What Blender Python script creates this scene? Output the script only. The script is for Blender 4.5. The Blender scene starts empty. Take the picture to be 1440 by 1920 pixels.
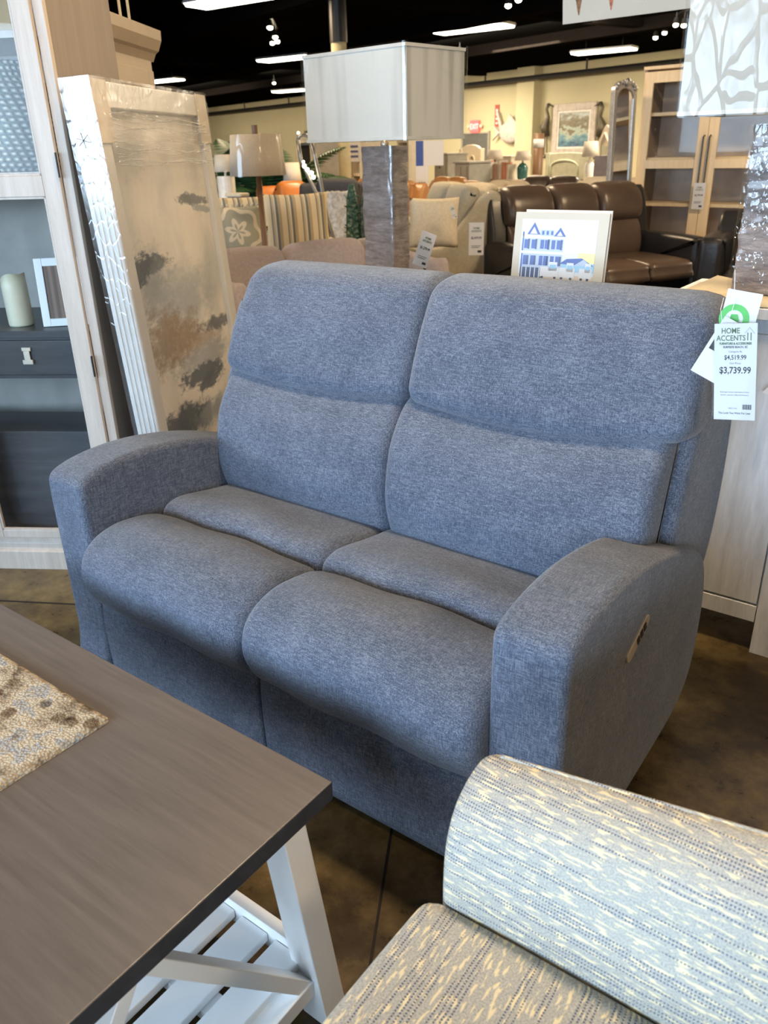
import bpy, bmesh, math, random
from mathutils import Vector, Matrix, Euler, noise
random.seed(4)
C = bpy.context.scene.collection
PI = math.pi
R = math.radians

# ------------------------------------------------------------------ camera
F, PITCH, ROLL, YAW = 1503.9, 0.4262, -0.0281, -0.6485
CAM = Vector((1.9776, -1.0773, 1.4227))
fw = Vector((math.sin(YAW)*math.cos(PITCH), math.cos(YAW)*math.cos(PITCH), -math.sin(PITCH)))
r0 = Vector((math.cos(YAW), -math.sin(YAW), 0)); u0 = r0.cross(fw)
cr = r0*math.cos(ROLL) + u0*math.sin(ROLL); cu = -r0*math.sin(ROLL) + u0*math.cos(ROLL)
cd = bpy.data.cameras.new('camera'); cam = bpy.data.objects.new('camera', cd); C.objects.link(cam)
cam.matrix_world = Matrix(((cr.x, cu.x, -fw.x, CAM.x), (cr.y, cu.y, -fw.y, CAM.y), (cr.z, cu.z, -fw.z, CAM.z), (0, 0, 0, 1)))
cd.sensor_fit = 'VERTICAL'; cd.sensor_height = 36.0; cd.lens = F/1920*36.0; cd.clip_start = .02; cd.clip_end = 200
cd.dof.use_dof = True; cd.dof.focus_distance = 1.9; cd.dof.aperture_fstop = 6.0
bpy.context.scene.camera = cam
sc = bpy.context.scene
sc.view_settings.view_transform = 'Standard'; sc.view_settings.look = 'None'
sc.view_settings.gamma = 1; sc.view_settings.use_curve_mapping = False
sc.view_settings.exposure = 0.0

def ray(px, py): return fw + cr*((px-720)/F) - cu*((py-960)/F)
def at(px, py, D):                      # the point seen at a pixel, D metres away along the floor
    d = ray(px, py); return CAM + d*(D/math.hypot(d.x, d.y))
def atz(px, py, z):
    d = ray(px, py); return CAM + d*((z-CAM.z)/d.z)
def aty(px, py, y):
    d = ray(px, py); return CAM + d*((y-CAM.y)/d.y)
def spot(px, D, py=330):
    p = at(px, py, D); return (p.x, p.y)
def zat(px, py, D): return at(px, py, D).z
def mpp(D): return (D*math.cos(PITCH)+.35)/F      # metres per pixel at distance D

# ------------------------------------------------------------------ world and lights
w = bpy.data.worlds.new('world'); sc.world = w; w.use_nodes = True
bg = w.node_tree.nodes['Background']; bg.inputs[0].default_value = (.55, .75, 1, 1); bg.inputs[1].default_value = 1.6

GA = R(-17.3)                           # the hall runs at this angle to the loveseat
gu = Vector((math.cos(GA), math.sin(GA), 0)); gv = Vector((-math.sin(GA), math.cos(GA), 0))
CG = Vector((CAM.x, CAM.y, 0))
def G(u, v, z=0): return CG + gu*u + gv*v + Vector((0, 0, z))
ZC = 3.62                               # ceiling height
def area(name, loc, sx, sy, power, col, direction, spread=180):
    l = bpy.data.lights.new(name, 'AREA'); l.shape = 'RECTANGLE'; l.size = sx; l.size_y = sy
    l.energy = power; l.color = col; l.spread = R(spread)
    o = bpy.data.objects.new(name, l); C.objects.link(o); o.location = loc
    o.rotation_euler = Vector(direction).to_track_quat('-Z', 'Y').to_euler()
    return o
WARM = (1, .72, .42); WARM2 = (1, .84, .62); DAY = (.58, .78, 1.0)
WV = -4.2                                # the shop front with its windows, behind the photographer
WIN = [(-6.3, 2.6), (-3.2, 2.6), (-.1, 2.6), (3.0, 2.6)]
for wu, ww in WIN:
    area('window_daylight', G(wu, WV+.12, 1.78), ww-.1, 1.25, {-6.3: 95, -3.2: 122, -.1: 165, 3.0: 220}[wu], DAY, gv*1 + Vector((0, 0, -.04)), 140)

# ------------------------------------------------------------------ materials
def newmat(name):
    m = bpy.data.materials.new(name); m.use_nodes = True
    nt = m.node_tree; nt.nodes.clear()
    out = nt.nodes.new('ShaderNodeOutputMaterial'); b = nt.nodes.new('ShaderNodeBsdfPrincipled')
    nt.links.new(b.outputs[0], out.inputs[0]); return m, nt, b
def N(nt, t, **k):
    n = nt.nodes.new(t)
    for a, v in k.items():
        if a.startswith('i_'): n.inputs[int(a[2:])].default_value = v
        else: setattr(n, a, v)
    return n
def L(nt, a, b): nt.links.new(a, b)
def rgba(c): return (c[0], c[1], c[2], 1)
def coords(nt, scale=(1, 1, 1), rot=(0, 0, 0), loc=(0, 0, 0), src='Object'):
    tc = N(nt, 'ShaderNodeTexCoord'); mp = N(nt, 'ShaderNodeMapping')
    mp.inputs['Scale'].default_value = scale; mp.inputs['Rotation'].default_value = rot; mp.inputs['Location'].default_value = loc
    L(nt, tc.outputs[src], mp.inputs[0]); return mp.outputs[0]
def noisetex(nt, vec, scale, detail=3, rough=.6):
    n = N(nt, 'ShaderNodeTexNoise'); n.inputs['Scale'].default_value = scale; n.inputs['Detail'].default_value = detail
    n.inputs['Roughness'].default_value = rough; L(nt, vec, n.inputs['Vector']); return n.outputs['Fac']
def ramp(nt, fac, stops):
    r = N(nt, 'ShaderNodeValToRGB'); e = r.color_ramp.elements
    e[0].position = stops[0][0]; e[0].color = rgba(stops[0][1]); e[1].position = stops[-1][0]; e[1].color = rgba(stops[-1][1])
    for p, c in stops[1:-1]:
        x = e.new(p); x.color = rgba(c)
    L(nt, fac, r.inputs[0]); return r.outputs[0]
def mixc(nt, fac, a, b, mode='MIX'):
    m = N(nt, 'ShaderNodeMix', data_type='RGBA', blend_type=mode)
    for sock, v in ((m.inputs[0], fac), (m.inputs[6], a), (m.inputs[7], b)):
        if hasattr(v, 'is_output'): L(nt, v, sock)
        elif isinstance(v, (int, float)): sock.default_value = v
        else: sock.default_value = rgba(v)
    return m.outputs[2]
def math_(nt, op, a, b=0.0, c=0.0):
    m = N(nt, 'ShaderNodeMath', operation=op)
    for i, v in enumerate((a, b, c)):
        if hasattr(v, 'is_output'): L(nt, v, m.inputs[i])
        else: m.inputs[i].default_value = v
    return m.outputs[0]
def bump(nt, b, h, strength=.3, dist=.002):
    n = N(nt, 'ShaderNodeBump'); n.inputs['Strength'].default_value = strength; n.inputs['Distance'].default_value = dist
    L(nt, h, n.inputs['Height']); L(nt, n.outputs[0], b.inputs['Normal'])
def plain(name, col, rough=.5, metal=0, var=.12, scale=8, spec=.5, bumps=0):
    m, nt, b = newmat(name); v = coords(nt)
    f = noisetex(nt, v, scale, 4)
    c = ramp(nt, f, [(.3, [x*(1-var) for x in col]), (.7, [min(1, x*(1+var)) for x in col])])
    L(nt, c, b.inputs['Base Color']); b.inputs['Roughness'].default_value = rough; b.inputs['Metallic'].default_value = metal
    b.inputs['Specular IOR Level'].default_value = spec
    if bumps: bump(nt, b, noisetex(nt, v, scale*12, 3), bumps)
    return m
def wood(name, c1, c2, rough=.45, stretch=(1, 1, 12), scale=6, spec=.5, fine=.5):
    m, nt, b = newmat(name)
    s = [1.0/x*6 if x > 1 else 6 for x in stretch]
    v = coords(nt, scale=s)
    f = noisetex(nt, v, scale, 6, .65); g = noisetex(nt, v, scale*9, 3, .6)
    h = math_(nt, 'ADD', math_(nt, 'MULTIPLY', f, 1-fine*.5), math_(nt, 'MULTIPLY', g, fine*.5))
    L(nt, ramp(nt, h, [(.35, c1), (.65, c2)]), b.inputs['Base Color']); b.inputs['Roughness'].default_value = rough
    b.inputs['Specular IOR Level'].default_value = spec
    bump(nt, b, g, .12, .001); return m
def emis(name, col, s):
    m, nt, b = newmat(name); b.inputs['Base Color'].default_value = rgba(col)
    b.inputs['Emission Color'].default_value = rgba(col); b.inputs['Emission Strength'].default_value = s; return m
def heather(name, dark, mid, light, scale=1.0, rough=.95):
    # cross woven threads of mixed tone, seen alike on every face
    m, nt, b = newmat(name)
    k = 320*scale
    a1 = noisetex(nt, coords(nt, (k*.16, k*1.5, k*1.5)), 1, 2, .7)
    a2 = noisetex(nt, coords(nt, (k*1.5, k*1.5, k*.16)), 1, 2, .7)
    a3 = noisetex(nt, coords(nt, (k*1.5, k*.16, k*1.5)), 1, 2, .7)
    mx = math_(nt, 'MAXIMUM', math_(nt, 'MAXIMUM', a1, a2), a3)
    mn = math_(nt, 'MINIMUM', math_(nt, 'MINIMUM', a1, a2), a3)
    big = noisetex(nt, coords(nt, (9, 9, 9)), 1, 3)
    s_ = math_(nt, 'ADD', math_(nt, 'ADD', math_(nt, 'MULTIPLY', mx, .5), math_(nt, 'MULTIPLY', mn, .5)), math_(nt, 'MULTIPLY', big, .12))
    L(nt, ramp(nt, s_, [(.38, dark), (.54, mid), (.74, light)]), b.inputs['Base Color'])
    b.inputs['Roughness'].default_value = rough; b.inputs['Specular IOR Level'].default_value = .15
    b.inputs['Sheen Weight'].default_value = .25; b.inputs['Sheen Roughness'].default_value = .5
    bump(nt, b, s_, .7, .0025); return m
def glassy(name, tint=(1, 1, 1), refl=.12, rough=.02, wrinkle=0, wscale=20, wdist=.01, dens=.0, dcol=(1, 1, 1)):
    # thin clear sheet: transparent with a glossy skin, wrinkled if it is plastic film
    m = bpy.data.materials.new(name); m.use_nodes = True; nt = m.node_tree; nt.nodes.clear()
    out = N(nt, 'ShaderNodeOutputMaterial'); tr = N(nt, 'ShaderNodeBsdfTransparent'); tr.inputs[0].default_value = rgba(tint)
    gl = N(nt, 'ShaderNodeBsdfGlossy'); gl.inputs['Roughness'].default_value = rough
    mx = N(nt, 'ShaderNodeMixShader'); mx.inputs[0].default_value = refl
    L(nt, tr.outputs[0], mx.inputs[1]); L(nt, gl.outputs[0], mx.inputs[2])
    last = mx.outputs[0]
    if wrinkle:
        v = coords(nt, (wscale, wscale, wscale*.45))
        vo = N(nt, 'ShaderNodeTexVoronoi', feature='DISTANCE_TO_EDGE'); vo.inputs['Scale'].default_value = 1
        ds = N(nt, 'ShaderNodeTexNoise'); ds.inputs['Scale'].default_value = .7; L(nt, v, ds.inputs['Vector'])
        ad = N(nt, 'ShaderNodeVectorMath', operation='ADD'); L(nt, v, ad.inputs[0]); L(nt, ds.outputs['Color'], ad.inputs[1])
        L(nt, ad.outputs[0], vo.inputs['Vector'])
        h = math_(nt, 'ADD', math_(nt, 'MINIMUM', vo.outputs[0], .07), math_(nt, 'MULTIPLY', noisetex(nt, v, 1.3, 2), .10))
        bn = N(nt, 'ShaderNodeBump'); bn.inputs['Strength'].default_value = wrinkle; bn.inputs['Distance'].default_value = wdist
        L(nt, h, bn.inputs['Height']); L(nt, bn.outputs[0], gl.inputs['Normal'])
    if dens:
        df = N(nt, 'ShaderNodeBsdfDiffuse'); df.inputs[0].default_value = rgba(dcol)
        m2 = N(nt, 'ShaderNodeMixShader'); m2.inputs[0].default_value = dens
        L(nt, last, m2.inputs[1]); L(nt, df.outputs[0], m2.inputs[2]); last = m2.outputs[0]
    L(nt, last, out.inputs[0]); return m

M = {}
M['blue'] = heather('blue_grey_weave', (.022, .028, .046), (.078, .094, .134), (.27, .295, .35))
M['white'] = plain('white_paint', (.78, .78, .77), .4)
M['paper'] = plain('white_card', (.72, .72, .735), .6, var=.02)
M['ink'] = plain('black_ink', (.03, .03, .035), .6)
M['greenink'] = plain('green_ink', (.10, .17, .07), .6)
M['green'] = plain('green_print', (.10, .48, .10), .5)
M['black'] = plain('black_plastic', (.015, .015, .017), .4)
M['nickel'] = plain('brushed_nickel', (.56, .50, .42), .38, .55)
M['chrome'] = plain('chrome', (.7, .7, .7), .15, 1)
M['darkmetal'] = plain('dark_metal', (.08, .075, .07), .35, .9)
M['tabletop'] = wood('grey_brown_oak_top', (.106, .089, .079), (.158, .134, .119), .34, (18, 1, 1), 13, .9)
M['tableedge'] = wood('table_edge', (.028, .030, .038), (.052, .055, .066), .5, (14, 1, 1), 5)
M['legwhite'] = plain('satin_white', (.90, .90, .89), .35, var=.03)
M['cabwood'] = wood('pale_limed_wood', (.43, .36, .30), (.58, .51, .445), .5, (1, 1, 16), 5)
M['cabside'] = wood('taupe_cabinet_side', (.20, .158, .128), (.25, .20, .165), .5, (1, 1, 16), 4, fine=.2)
M['sidewood'] = wood('whitewashed_grey_wood', (.56, .58, .61), (.84, .87, .91), .45, (1, 1, 8), 3, fine=.3)
M['tan'] = wood('light_oak', (.78, .60, .37), (.90, .71, .46), .5, (1, 1, 14), 6)
M['charcoal'] = wood('charcoal_wood', (.035, .036, .042), (.065, .066, .074), .35, (12, 1, 1), 5)
M['glass'] = glassy('cabinet_glass', (.95, .96, .96), .009)
M['film'] = glassy('clear_film', (.98, .98, .98), .055, .06, 1.0, 42, .04)
M['filmfine'] = glassy('stretch_film', (.98, .98, .98), .10, .18, .8, 34, .008, .03, (.8, .8, .8))

# ------------------------------------------------------------------ mesh helpers
class MB:
    def __init__(s): s.v = []; s.f = []; s.mi = []; s.m = 0
    def add(s, vs, fs, mi=None):
        o = len(s.v); s.v += [tuple(v) for v in vs]
        for f in fs: s.f.append(tuple(i+o for i in f)); s.mi.append(s.m if mi is None else mi)
        return s
    def box(s, x0, y0, z0, x1, y1, z1, mi=None):
        x0, x1 = sorted((x0, x1)); y0, y1 = sorted((y0, y1)); z0, z1 = sorted((z0, z1))
        return s.add([(x0, y0, z0), (x1, y0, z0), (x1, y1, z0), (x0, y1, z0), (x0, y0, z1), (x1, y0, z1), (x1, y1, z1), (x0, y1, z1)],
                     [(0, 3, 2, 1), (4, 5, 6, 7), (0, 1, 5, 4), (1, 2, 6, 5), (2, 3, 7, 6), (3, 0, 4, 7)], mi)
    def beam(s, p, q, wx, wy, up=(0, 0, 1), mi=None):     # bar of rectangular section from p to q
        p = Vector(p); q = Vector(q); d = (q-p).normalized(); a = d.cross(Vector(up))
        if a.length < 1e-4: a = d.cross(Vector((1, 0, 0)))
        a.normalize(); b = a.cross(d).normalized(); vs = []
        for e in (p, q):
            for sa, sb in ((-1, -1), (1, -1), (1, 1), (-1, 1)): vs.append(e + a*sa*wx/2 + b*sb*wy/2)
        return s.add(vs, [(0, 3, 2, 1), (4, 5, 6, 7), (0, 1, 5, 4), (1, 2, 6, 5), (2, 3, 7, 6), (3, 0, 4, 7)], mi)
    def tube(s, pts, rad, n=10, mi=None, cap=True):
        pts = [Vector(p) for p in pts]; rr = rad if isinstance(rad, (list, tuple)) else [rad]*len(pts)
        vs = []; fs = []; ref = None
        for i, p in enumerate(pts):
            d = (pts[min(i+1, len(pts)-1)]-pts[max(i-1, 0)]).normalized()
            if ref is None: ref = d.orthogonal().normalized()
            a = (ref - d*ref.dot(d)).normalized(); ref = a; b = d.cross(a)
            for k in range(n): t = 2*PI*k/n; vs.append(p + (a*math.cos(t)+b*math.sin(t))*rr[i])
        for i in range(len(pts)-1):
            for k in range(n): fs.append((i*n+k, i*n+(k+1) % n, (i+1)*n+(k+1) % n, (i+1)*n+k))
        if cap: fs.append(tuple(range(n-1, -1, -1))); fs.append(tuple(range((len(pts)-1)*n, len(pts)*n)))
        return s.add(vs, fs, mi)
    def lathe(s, prof, c=(0, 0, 0), n=24, mi=None, ax='z', cap=True):
        vs = []; fs = []
        for (r, z) in prof:
            for k in range(n):
                t = 2*PI*k/n; a, b = r*math.cos(t), r*math.sin(t)
                vs.append((c[0]+a, c[1]+b, c[2]+z) if ax == 'z' else (c[0]+a, c[1]+z, c[2]+b) if ax == 'y' else (c[0]+z, c[1]+a, c[2]+b))
        for i in range(len(prof)-1):
            for k in range(n): fs.append((i*n+k, i*n+(k+1) % n, (i+1)*n+(k+1) % n, (i+1)*n+k))
        if cap: fs.append(tuple(range(n-1, -1, -1))); fs.append(tuple(range((len(prof)-1)*n, len(prof)*n)))
        return s.add(vs, fs, mi)
    def prism(s, poly, a0, a1, ax='x', mi=None):           # polygon in the other two axes, extruded along ax
        n = len(poly)
        def P(a, p): return (a, p[0], p[1]) if ax == 'x' else (p[0], a, p[1]) if ax == 'y' else (p[0], p[1], a)
        vs = [P(a0, p) for p in poly]+[P(a1, p) for p in poly]
        fs = [tuple(range(n-1, -1, -1)), tuple(range(n, 2*n))]+[(i, (i+1) % n, n+(i+1) % n, n+i) for i in range(n)]
        return s.add(vs, fs, mi)
    def quad(s, a, b, c, d, mi=None): return s.add([a, b, c, d], [(0, 1, 2, 3)], mi)
    def ell(s, c, r, n=16, mi=None):
        prof = [(max(1e-4, math.sin(PI*i/(n//2))), -math.cos(PI*i/(n//2))) for i in range(n//2+1)]
        vs = []; fs = []
        for (a, z) in prof:
            for k in range(n): t = 2*PI*k/n; vs.append((c[0]+r[0]*a*math.cos(t), c[1]+r[1]*a*math.sin(t), c[2]+r[2]*z))
        for i in range(len(prof)-1):
            for k in range(n): fs.append((i*n+k, i*n+(k+1) % n, (i+1)*n+(k+1) % n, (i+1)*n+k))
        return s.add(vs, fs, mi)
    def build(s, name, mats, parent=None, bevel=0, seg=2, smooth=False, sub=0, weld=False, solid=0):
        me = bpy.data.meshes.new(name); me.from_pydata(s.v, [], s.f)
        if not isinstance(mats, (list, tuple)): mats = [mats]
        for m in mats: me.materials.append(m)
        me.polygons.foreach_set('material_index', s.mi)
        bm = bmesh.new(); bm.from_mesh(me)
        if weld: bmesh.ops.remove_doubles(bm, verts=bm.verts, dist=1e-5)
        bmesh.ops.recalc_face_normals(bm, faces=bm.faces); bm.to_mesh(me); bm.free()
        if smooth: me.polygons.foreach_set('use_smooth', [True]*len(me.polygons))
        o = bpy.data.objects.new(name, me); C.objects.link(o)
        if parent: o.parent = parent
        if solid:
            q = o.modifiers.new('solid', 'SOLIDIFY'); q.thickness = solid
        if bevel:
            q = o.modifiers.new('bevel', 'BEVEL'); q.width = bevel; q.segments = seg; q.limit_method = 'ANGLE'; q.angle_limit = R(40)
            q.harden_normals = False
            if seg > 1: me.polygons.foreach_set('use_smooth', [True]*len(me.polygons)); q.harden_normals = True
        if sub:
            q = o.modifiers.new('sub', 'SUBSURF'); q.levels = sub; q.render_levels = sub
        return o
def tag(o, label, cat, group=None):
    o['label'] = label; o['category'] = cat
    if group: o['group'] = group
    return o
def thing(name, label, cat, loc=(0, 0, 0), rotz=0, group=None, rot=None):
    o = bpy.data.objects.new(name, None); C.objects.link(o); o.empty_display_size = .1
    o.location = loc if len(loc) == 3 else (loc[0], loc[1], 0); o.rotation_euler = rot if rot else (0, 0, rotz)
    return tag(o, label, cat, group)
def struct(o): o['kind'] = 'structure'; return o
def dup(o, loc=None, rotz=None, label=None, parent=None, scale=None):
    kids = [k for k in bpy.data.objects if k.parent == o]
    c = o.copy(); C.objects.link(c)
    if parent: c.parent = parent
    if loc is not None: c.location = loc if len(loc) == 3 else (loc[0], loc[1], 0)
    if rotz is not None: c.rotation_euler = (0, 0, rotz)
    if label: c['label'] = label
    if scale: c.scale = scale
    for k in kids: dup(k, parent=c)
    return c
def catmull(pts, per=6, closed=True):
    n = len(pts); out = []
    for i in range(n if closed else n-1):
        p = [Vector((*pts[(i+k) % n], 0)[:2]) if closed else Vector(pts[min(max(i+k, 0), n-1)]) for k in (-1, 0, 1, 2)]
        for j in range(per):
            t = j/per
            out.append(.5*((2*p[1])+(-p[0]+p[2])*t+(2*p[0]-5*p[1]+4*p[2]-p[3])*t*t+(-p[0]+3*p[1]-3*p[2]+p[3])*t**3))
    if not closed: out.append(Vector(pts[-1]))
    return out
def pad(x0, x1, prof, rx=.04, per=6, puff=0, nx=14, ny=5, warp=None, axis='x', inner=None, sharp=False):
    # soft upholstered block: closed side profile swept from x0 to x1, its ends rounded over rx
    pts = [Vector(p) for p in prof] if sharp else catmull(prof, per)
    n = len(pts); area2 = sum(pts[i].x*pts[(i+1) % n].y-pts[(i+1) % n].x*pts[i].y for i in range(n))
    nor = []
    for i in range(n):
        d = pts[(i+1) % n]-pts[i-1]; v = Vector((d.y, -d.x)) if area2 > 0 else Vector((-d.y, d.x))
        nor.append(v.normalized() if v.length else v)
    rings = []
    for j in range(ny+1): t = PI/2*j/ny; rings.append((x0+rx*(1-math.cos(t)), -rx*(1-math.sin(t))))
    for j in range(1, nx): rings.append((x0+rx+(x1-x0-2*rx)*j/nx, 0))
    for j in range(ny+1): t = PI/2*(1-j/ny); rings.append((x1-rx*(1-math.cos(t)), -rx*(1-math.sin(t))))
    mb = MB(); vs = []; fs = []
    for (x, e) in rings:
        u = (x-x0)/(x1-x0); pf = puff*max(0, 4*u*(1-u))**.6
        for i in range(n):
            p = pts[i]+nor[i]*(e+pf); q = (x, p.x, p.y)
            if warp: q = warp(*q)
            vs.append(q if axis == 'x' else (q[1], q[0], q[2]))
    m = len(rings)
    for j in range(m-1):
        for i in range(n): fs.append((j*n+i, j*n+(i+1) % n, (j+1)*n+(i+1) % n, (j+1)*n+i))
    fs.append(tuple(range(n-1, -1, -1))); fs.append(tuple(range((m-1)*n, m*n)))
    mb.add(vs, fs); return mb
def rslab(cx, cy, sx, sy, z0, z1, rr, n=6):               # rounded rectangle prism
    poly = []
    for qx, qy, a in ((1, 1, 0), (-1, 1, 90), (-1, -1, 180), (1, -1, 270)):
        for k in range(n+1):
            t = R(a+90*k/n); poly.append((cx+qx*(sx/2-rr)+rr*math.cos(t), cy+qy*(sy/2-rr)+rr*math.sin(t)))
    return poly
def text_into(mb, s, size, mat4, mi=0, bold=0, sx=1.0, align='CENTER'):
    cu_ = bpy.data.curves.new('t', 'FONT'); cu_.body = s; cu_.size = size; cu_.align_x = align; cu_.offset = bold; cu_.resolution_u = 3
    o = bpy.data.objects.new('t', cu_); C.objects.link(o); bpy.context.view_layer.update()
    me = bpy.data.meshes.new_from_object(o.evaluated_get(bpy.context.evaluated_depsgraph_get()))
    vs = [mat4 @ Vector((v.co.x*sx, v.co.y, v.co.z)) for v in me.vertices]
    mb.add(vs, [tuple(p.vertices) for p in me.polygons], mi)
    bpy.data.objects.remove(o); bpy.data.curves.remove(cu_); bpy.data.meshes.remove(me)
TXT = Matrix(((1, 0, 0, 0), (0, 0, -1, 0), (0, 1, 0, 0), (0, 0, 0, 1)))     # letters stand in the xz plane, read from -y
def TX(x, y, z): return Matrix.Translation((x, y, z)) @ TXT

# ------------------------------------------------------------------ the hall
def hall():
    m, nt, b = newmat('stained_concrete')
    v = coords(nt)
    f = noisetex(nt, v, 1.6, 8, .62); g = noisetex(nt, v, 11, 6, .7)
    h = math_(nt, 'ADD', math_(nt, 'MULTIPLY', f, .7), math_(nt, 'MULTIPLY', g, .3))
    col = ramp(nt, h, [(.36, (.016, .010, .005)), (.46, (.050, .033, .015)), (.55, (.135, .095, .040)), (.66, (.27, .20, .09))])
    L(nt, col, b.inputs['Base Color']); b.inputs['Roughness'].default_value = .28
    L(nt, math_(nt, 'ADD', math_(nt, 'MULTIPLY', g, .3), .16), b.inputs['Roughness']); b.inputs['Specular IOR Level'].default_value = .28
    o = MB().box(-60, -12, -.1, 30, 60, 0).build('floor', m); struct(o)
    # scored joints in the slab
    j = MB()
    for p, q in (((1.146, .016), (1.323, -.304)), ((-.503, .097), (-.492, .244))):
        a = Vector((*p, 0)); c = Vector((*q, 0)); d = (c-a).normalized()
    d = Vector((1.323-1.146, -.304-.016, 0)).normalized(); a = Vector((1.146, .016, .0006))
    j.beam(a-d*9, a+d*6, .006, .001)
    e = Vector((-d.y, d.x, 0)); k = Vector((-.50, .12, .0006))
    j.beam(k-e*.9, k+e*.25, .008, .001)
    struct(j.build('trim_1', plain('joint_dark', (.012, .008, .006), .8)))
    blk = plain('black_ceiling', (.004, .004, .004), 1.0, spec=0)
    struct(MB().box(-60, -12, ZC, 30, 60, ZC+.1).build('ceiling', blk))
    wy = plain('warm_yellow_wall', (.53, .475, .30), .8, var=.06, scale=.5)
    n = gv
    V = VW
    def slab(name, u0, u1, v0, v1, z0, z1, mat):
        mb = MB(); c = [G(u0, v0), G(u1, v0), G(u1, v1), G(u0, v1)]
        vs = [(*p.xy, z0) for p in c]+[(*p.xy, z1) for p in c]
        mb.add(vs, [(0, 3, 2, 1), (4, 5, 6, 7), (0, 1, 5, 4), (1, 2, 6, 5), (2, 3, 7, 6), (3, 0, 4, 7)])
        return struct(mb.build(name, mat))
    slab('wall_back', UL, UR, V, V+.2, 0, ZC, wy)
    slab('wall_left', UL-.2, UL, WV-.2, V+.2, 0, ZC, wy)
    slab('wall_right', UR, UR+.2, WV-.2, V+.2, 0, ZC, wy)
    # shop front wall with four windows
    mb = MB(); us = [UL]
    def bx(u0, u1, z0, z1):
        c = [G(u0, WV-.2), G(u1, WV-.2), G(u1, WV), G(u0, WV)]
        mb.add([(*p.xy, z0) for p in c]+[(*p.xy, z1) for p in c], [(0, 3, 2, 1), (4, 5, 6, 7), (0, 1, 5, 4), (1, 2, 6, 5), (2, 3, 7, 6), (3, 0, 4, 7)])
    bx(UL, UR, 0, 1.08); bx(UL, UR, 2.5, ZC); e = UL
    for wu, ww in WIN: bx(e, wu-ww/2, 1.08, 2.5); e = wu+ww/2
    bx(e, UR, 1.08, 2.5)
    struct(mb.build('wall_front', wy))
    for i, (wu, ww) in enumerate(WIN):
        fr = MB()
        for a, c, z0, z1 in ((-ww/2, ww/2, 1.08, 1.14), (-ww/2, ww/2, 2.44, 2.5), (-ww/2, -ww/2+.06, 1.14, 2.44), (ww/2-.06, ww/2, 1.14, 2.44), (-.025, .025, 1.14, 2.44)):
            q = [G(wu+a, WV-.13), G(wu+c, WV-.13), G(wu+c, WV-.05), G(wu+a, WV-.05)]
            fr.add([(*p.xy, z0) for p in q]+[(*p.xy, z1) for p in q], [(0, 3, 2, 1), (4, 5, 6, 7), (0, 1, 5, 4), (1, 2, 6, 5), (2, 3, 7, 6), (3, 0, 4, 7)])
        o = struct(fr.build('window_%d' % (i+1), M['darkmetal']))
    # back wall: pier and the black sprinkler pipe below the ceiling
    slab('trim_2', *PIER, V-.35, V, 0, ZC, wy)
    pm = plain('black_pipe', (.012, .011, .011), .5)
    mb = MB(); zp = 3.28
    mb.tube([G(UL+.3, V-.55, zp), G(UR-.3, V-.55, zp)], .075, 8)
    for k in range(14):
        mb.tube([G(UL+4+k*4.3, V-.55, zp), G(UL+4+k*4.3, V-.55, ZC)], .03, 6)
    tag(mb.build('sprinkler_pipe', pm, smooth=False), 'long black sprinkler pipe running along the top of the far yellow wall', 'pipe')
    # dark roof beams under the ceiling
    bmz = plain('dark_beam', (.006, .005, .0045), 1.0, spec=.0)
    for i, (v_, h_) in enumerate(((7, .30), (11, .26), (15, .22))):
        mb = MB(); c = [G(UL+.3, v_), G(UR-.3, v_), G(UR-.3, v_+.3), G(UL+.3, v_+.3)]
        mb.add([(*p.xy, ZC-h_) for p in c]+[(*p.xy, ZC-.003) for p in c], [(0, 3, 2, 1), (4, 5, 6, 7), (0, 1, 5, 4), (1, 2, 6, 5), (2, 3, 7, 6), (3, 0, 4, 7)])
        struct(mb.build('trim_%d' % (3+i), bmz))
    for i, u_ in enumerate((-22, -12, -3)):
        mb = MB(); c = [G(u_, WV+.3), G(u_+.25, WV+.3), G(u_+.25, V-.9), G(u_, V-.9)]
        mb.add([(*p.xy, ZC-.16) for p in c]+[(*p.xy, ZC-.002) for p in c], [(0, 3, 2, 1), (4, 5, 6, 7), (0, 1, 5, 4), (1, 2, 6, 5), (2, 3, 7, 6), (3, 0, 4, 7)])
        struct(mb.build('trim_%d' % (6+i), bmz))
wp = at(861, 163, 32); VW = (Vector((wp.x, wp.y, 0))-CG).dot(gv)
UL, UR = -52, 9
def wallpt(px, py, off=0):
    d = ray(px, py); k = (VW-off)/d.dot(gv); p = CAM+d*k; return p
PIER = tuple((wallpt(x, 200)-CG).dot(gu) for x in (982, 1014))
hall()
def ceiling_light(loc, rz, label, power=60, lamp=True, group='ceiling fluorescent fixtures', z=3.36, ln=1.25, wd=.30, far=False):
    t = thing('ceiling_light', label, 'light', (loc[0], loc[1], z), rz, group)
    MB().prism([(-wd/2, .045), (-wd/2+.03, .075), (wd/2-.03, .075), (wd/2, .045), (wd/2, .03), (-wd/2, .03)], -ln/2, ln/2, 'x').build('housing', M['white'], t)
    MB().prism([(-wd/2+.01, .03), (wd/2-.01, .03), (wd/2-.05, -.01), (-wd/2+.05, -.01)], -ln/2+.02, ln/2-.02, 'x').build('diffuser', M['tube'], t)
    for hx in (-.45, .45): MB().tube([(hx, 0, .07), (hx, 0, ZC-z)], .006, 6).build('hanger', M['darkmetal'], t)
    if lamp: area('ceiling_light_lamp', (loc[0], loc[1], z-.03), ln, wd, power, WARM, (0, 0, -1))
    return t
M['tube'] = emis('light_diffuser', (1, .93, .78), 9)

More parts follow.
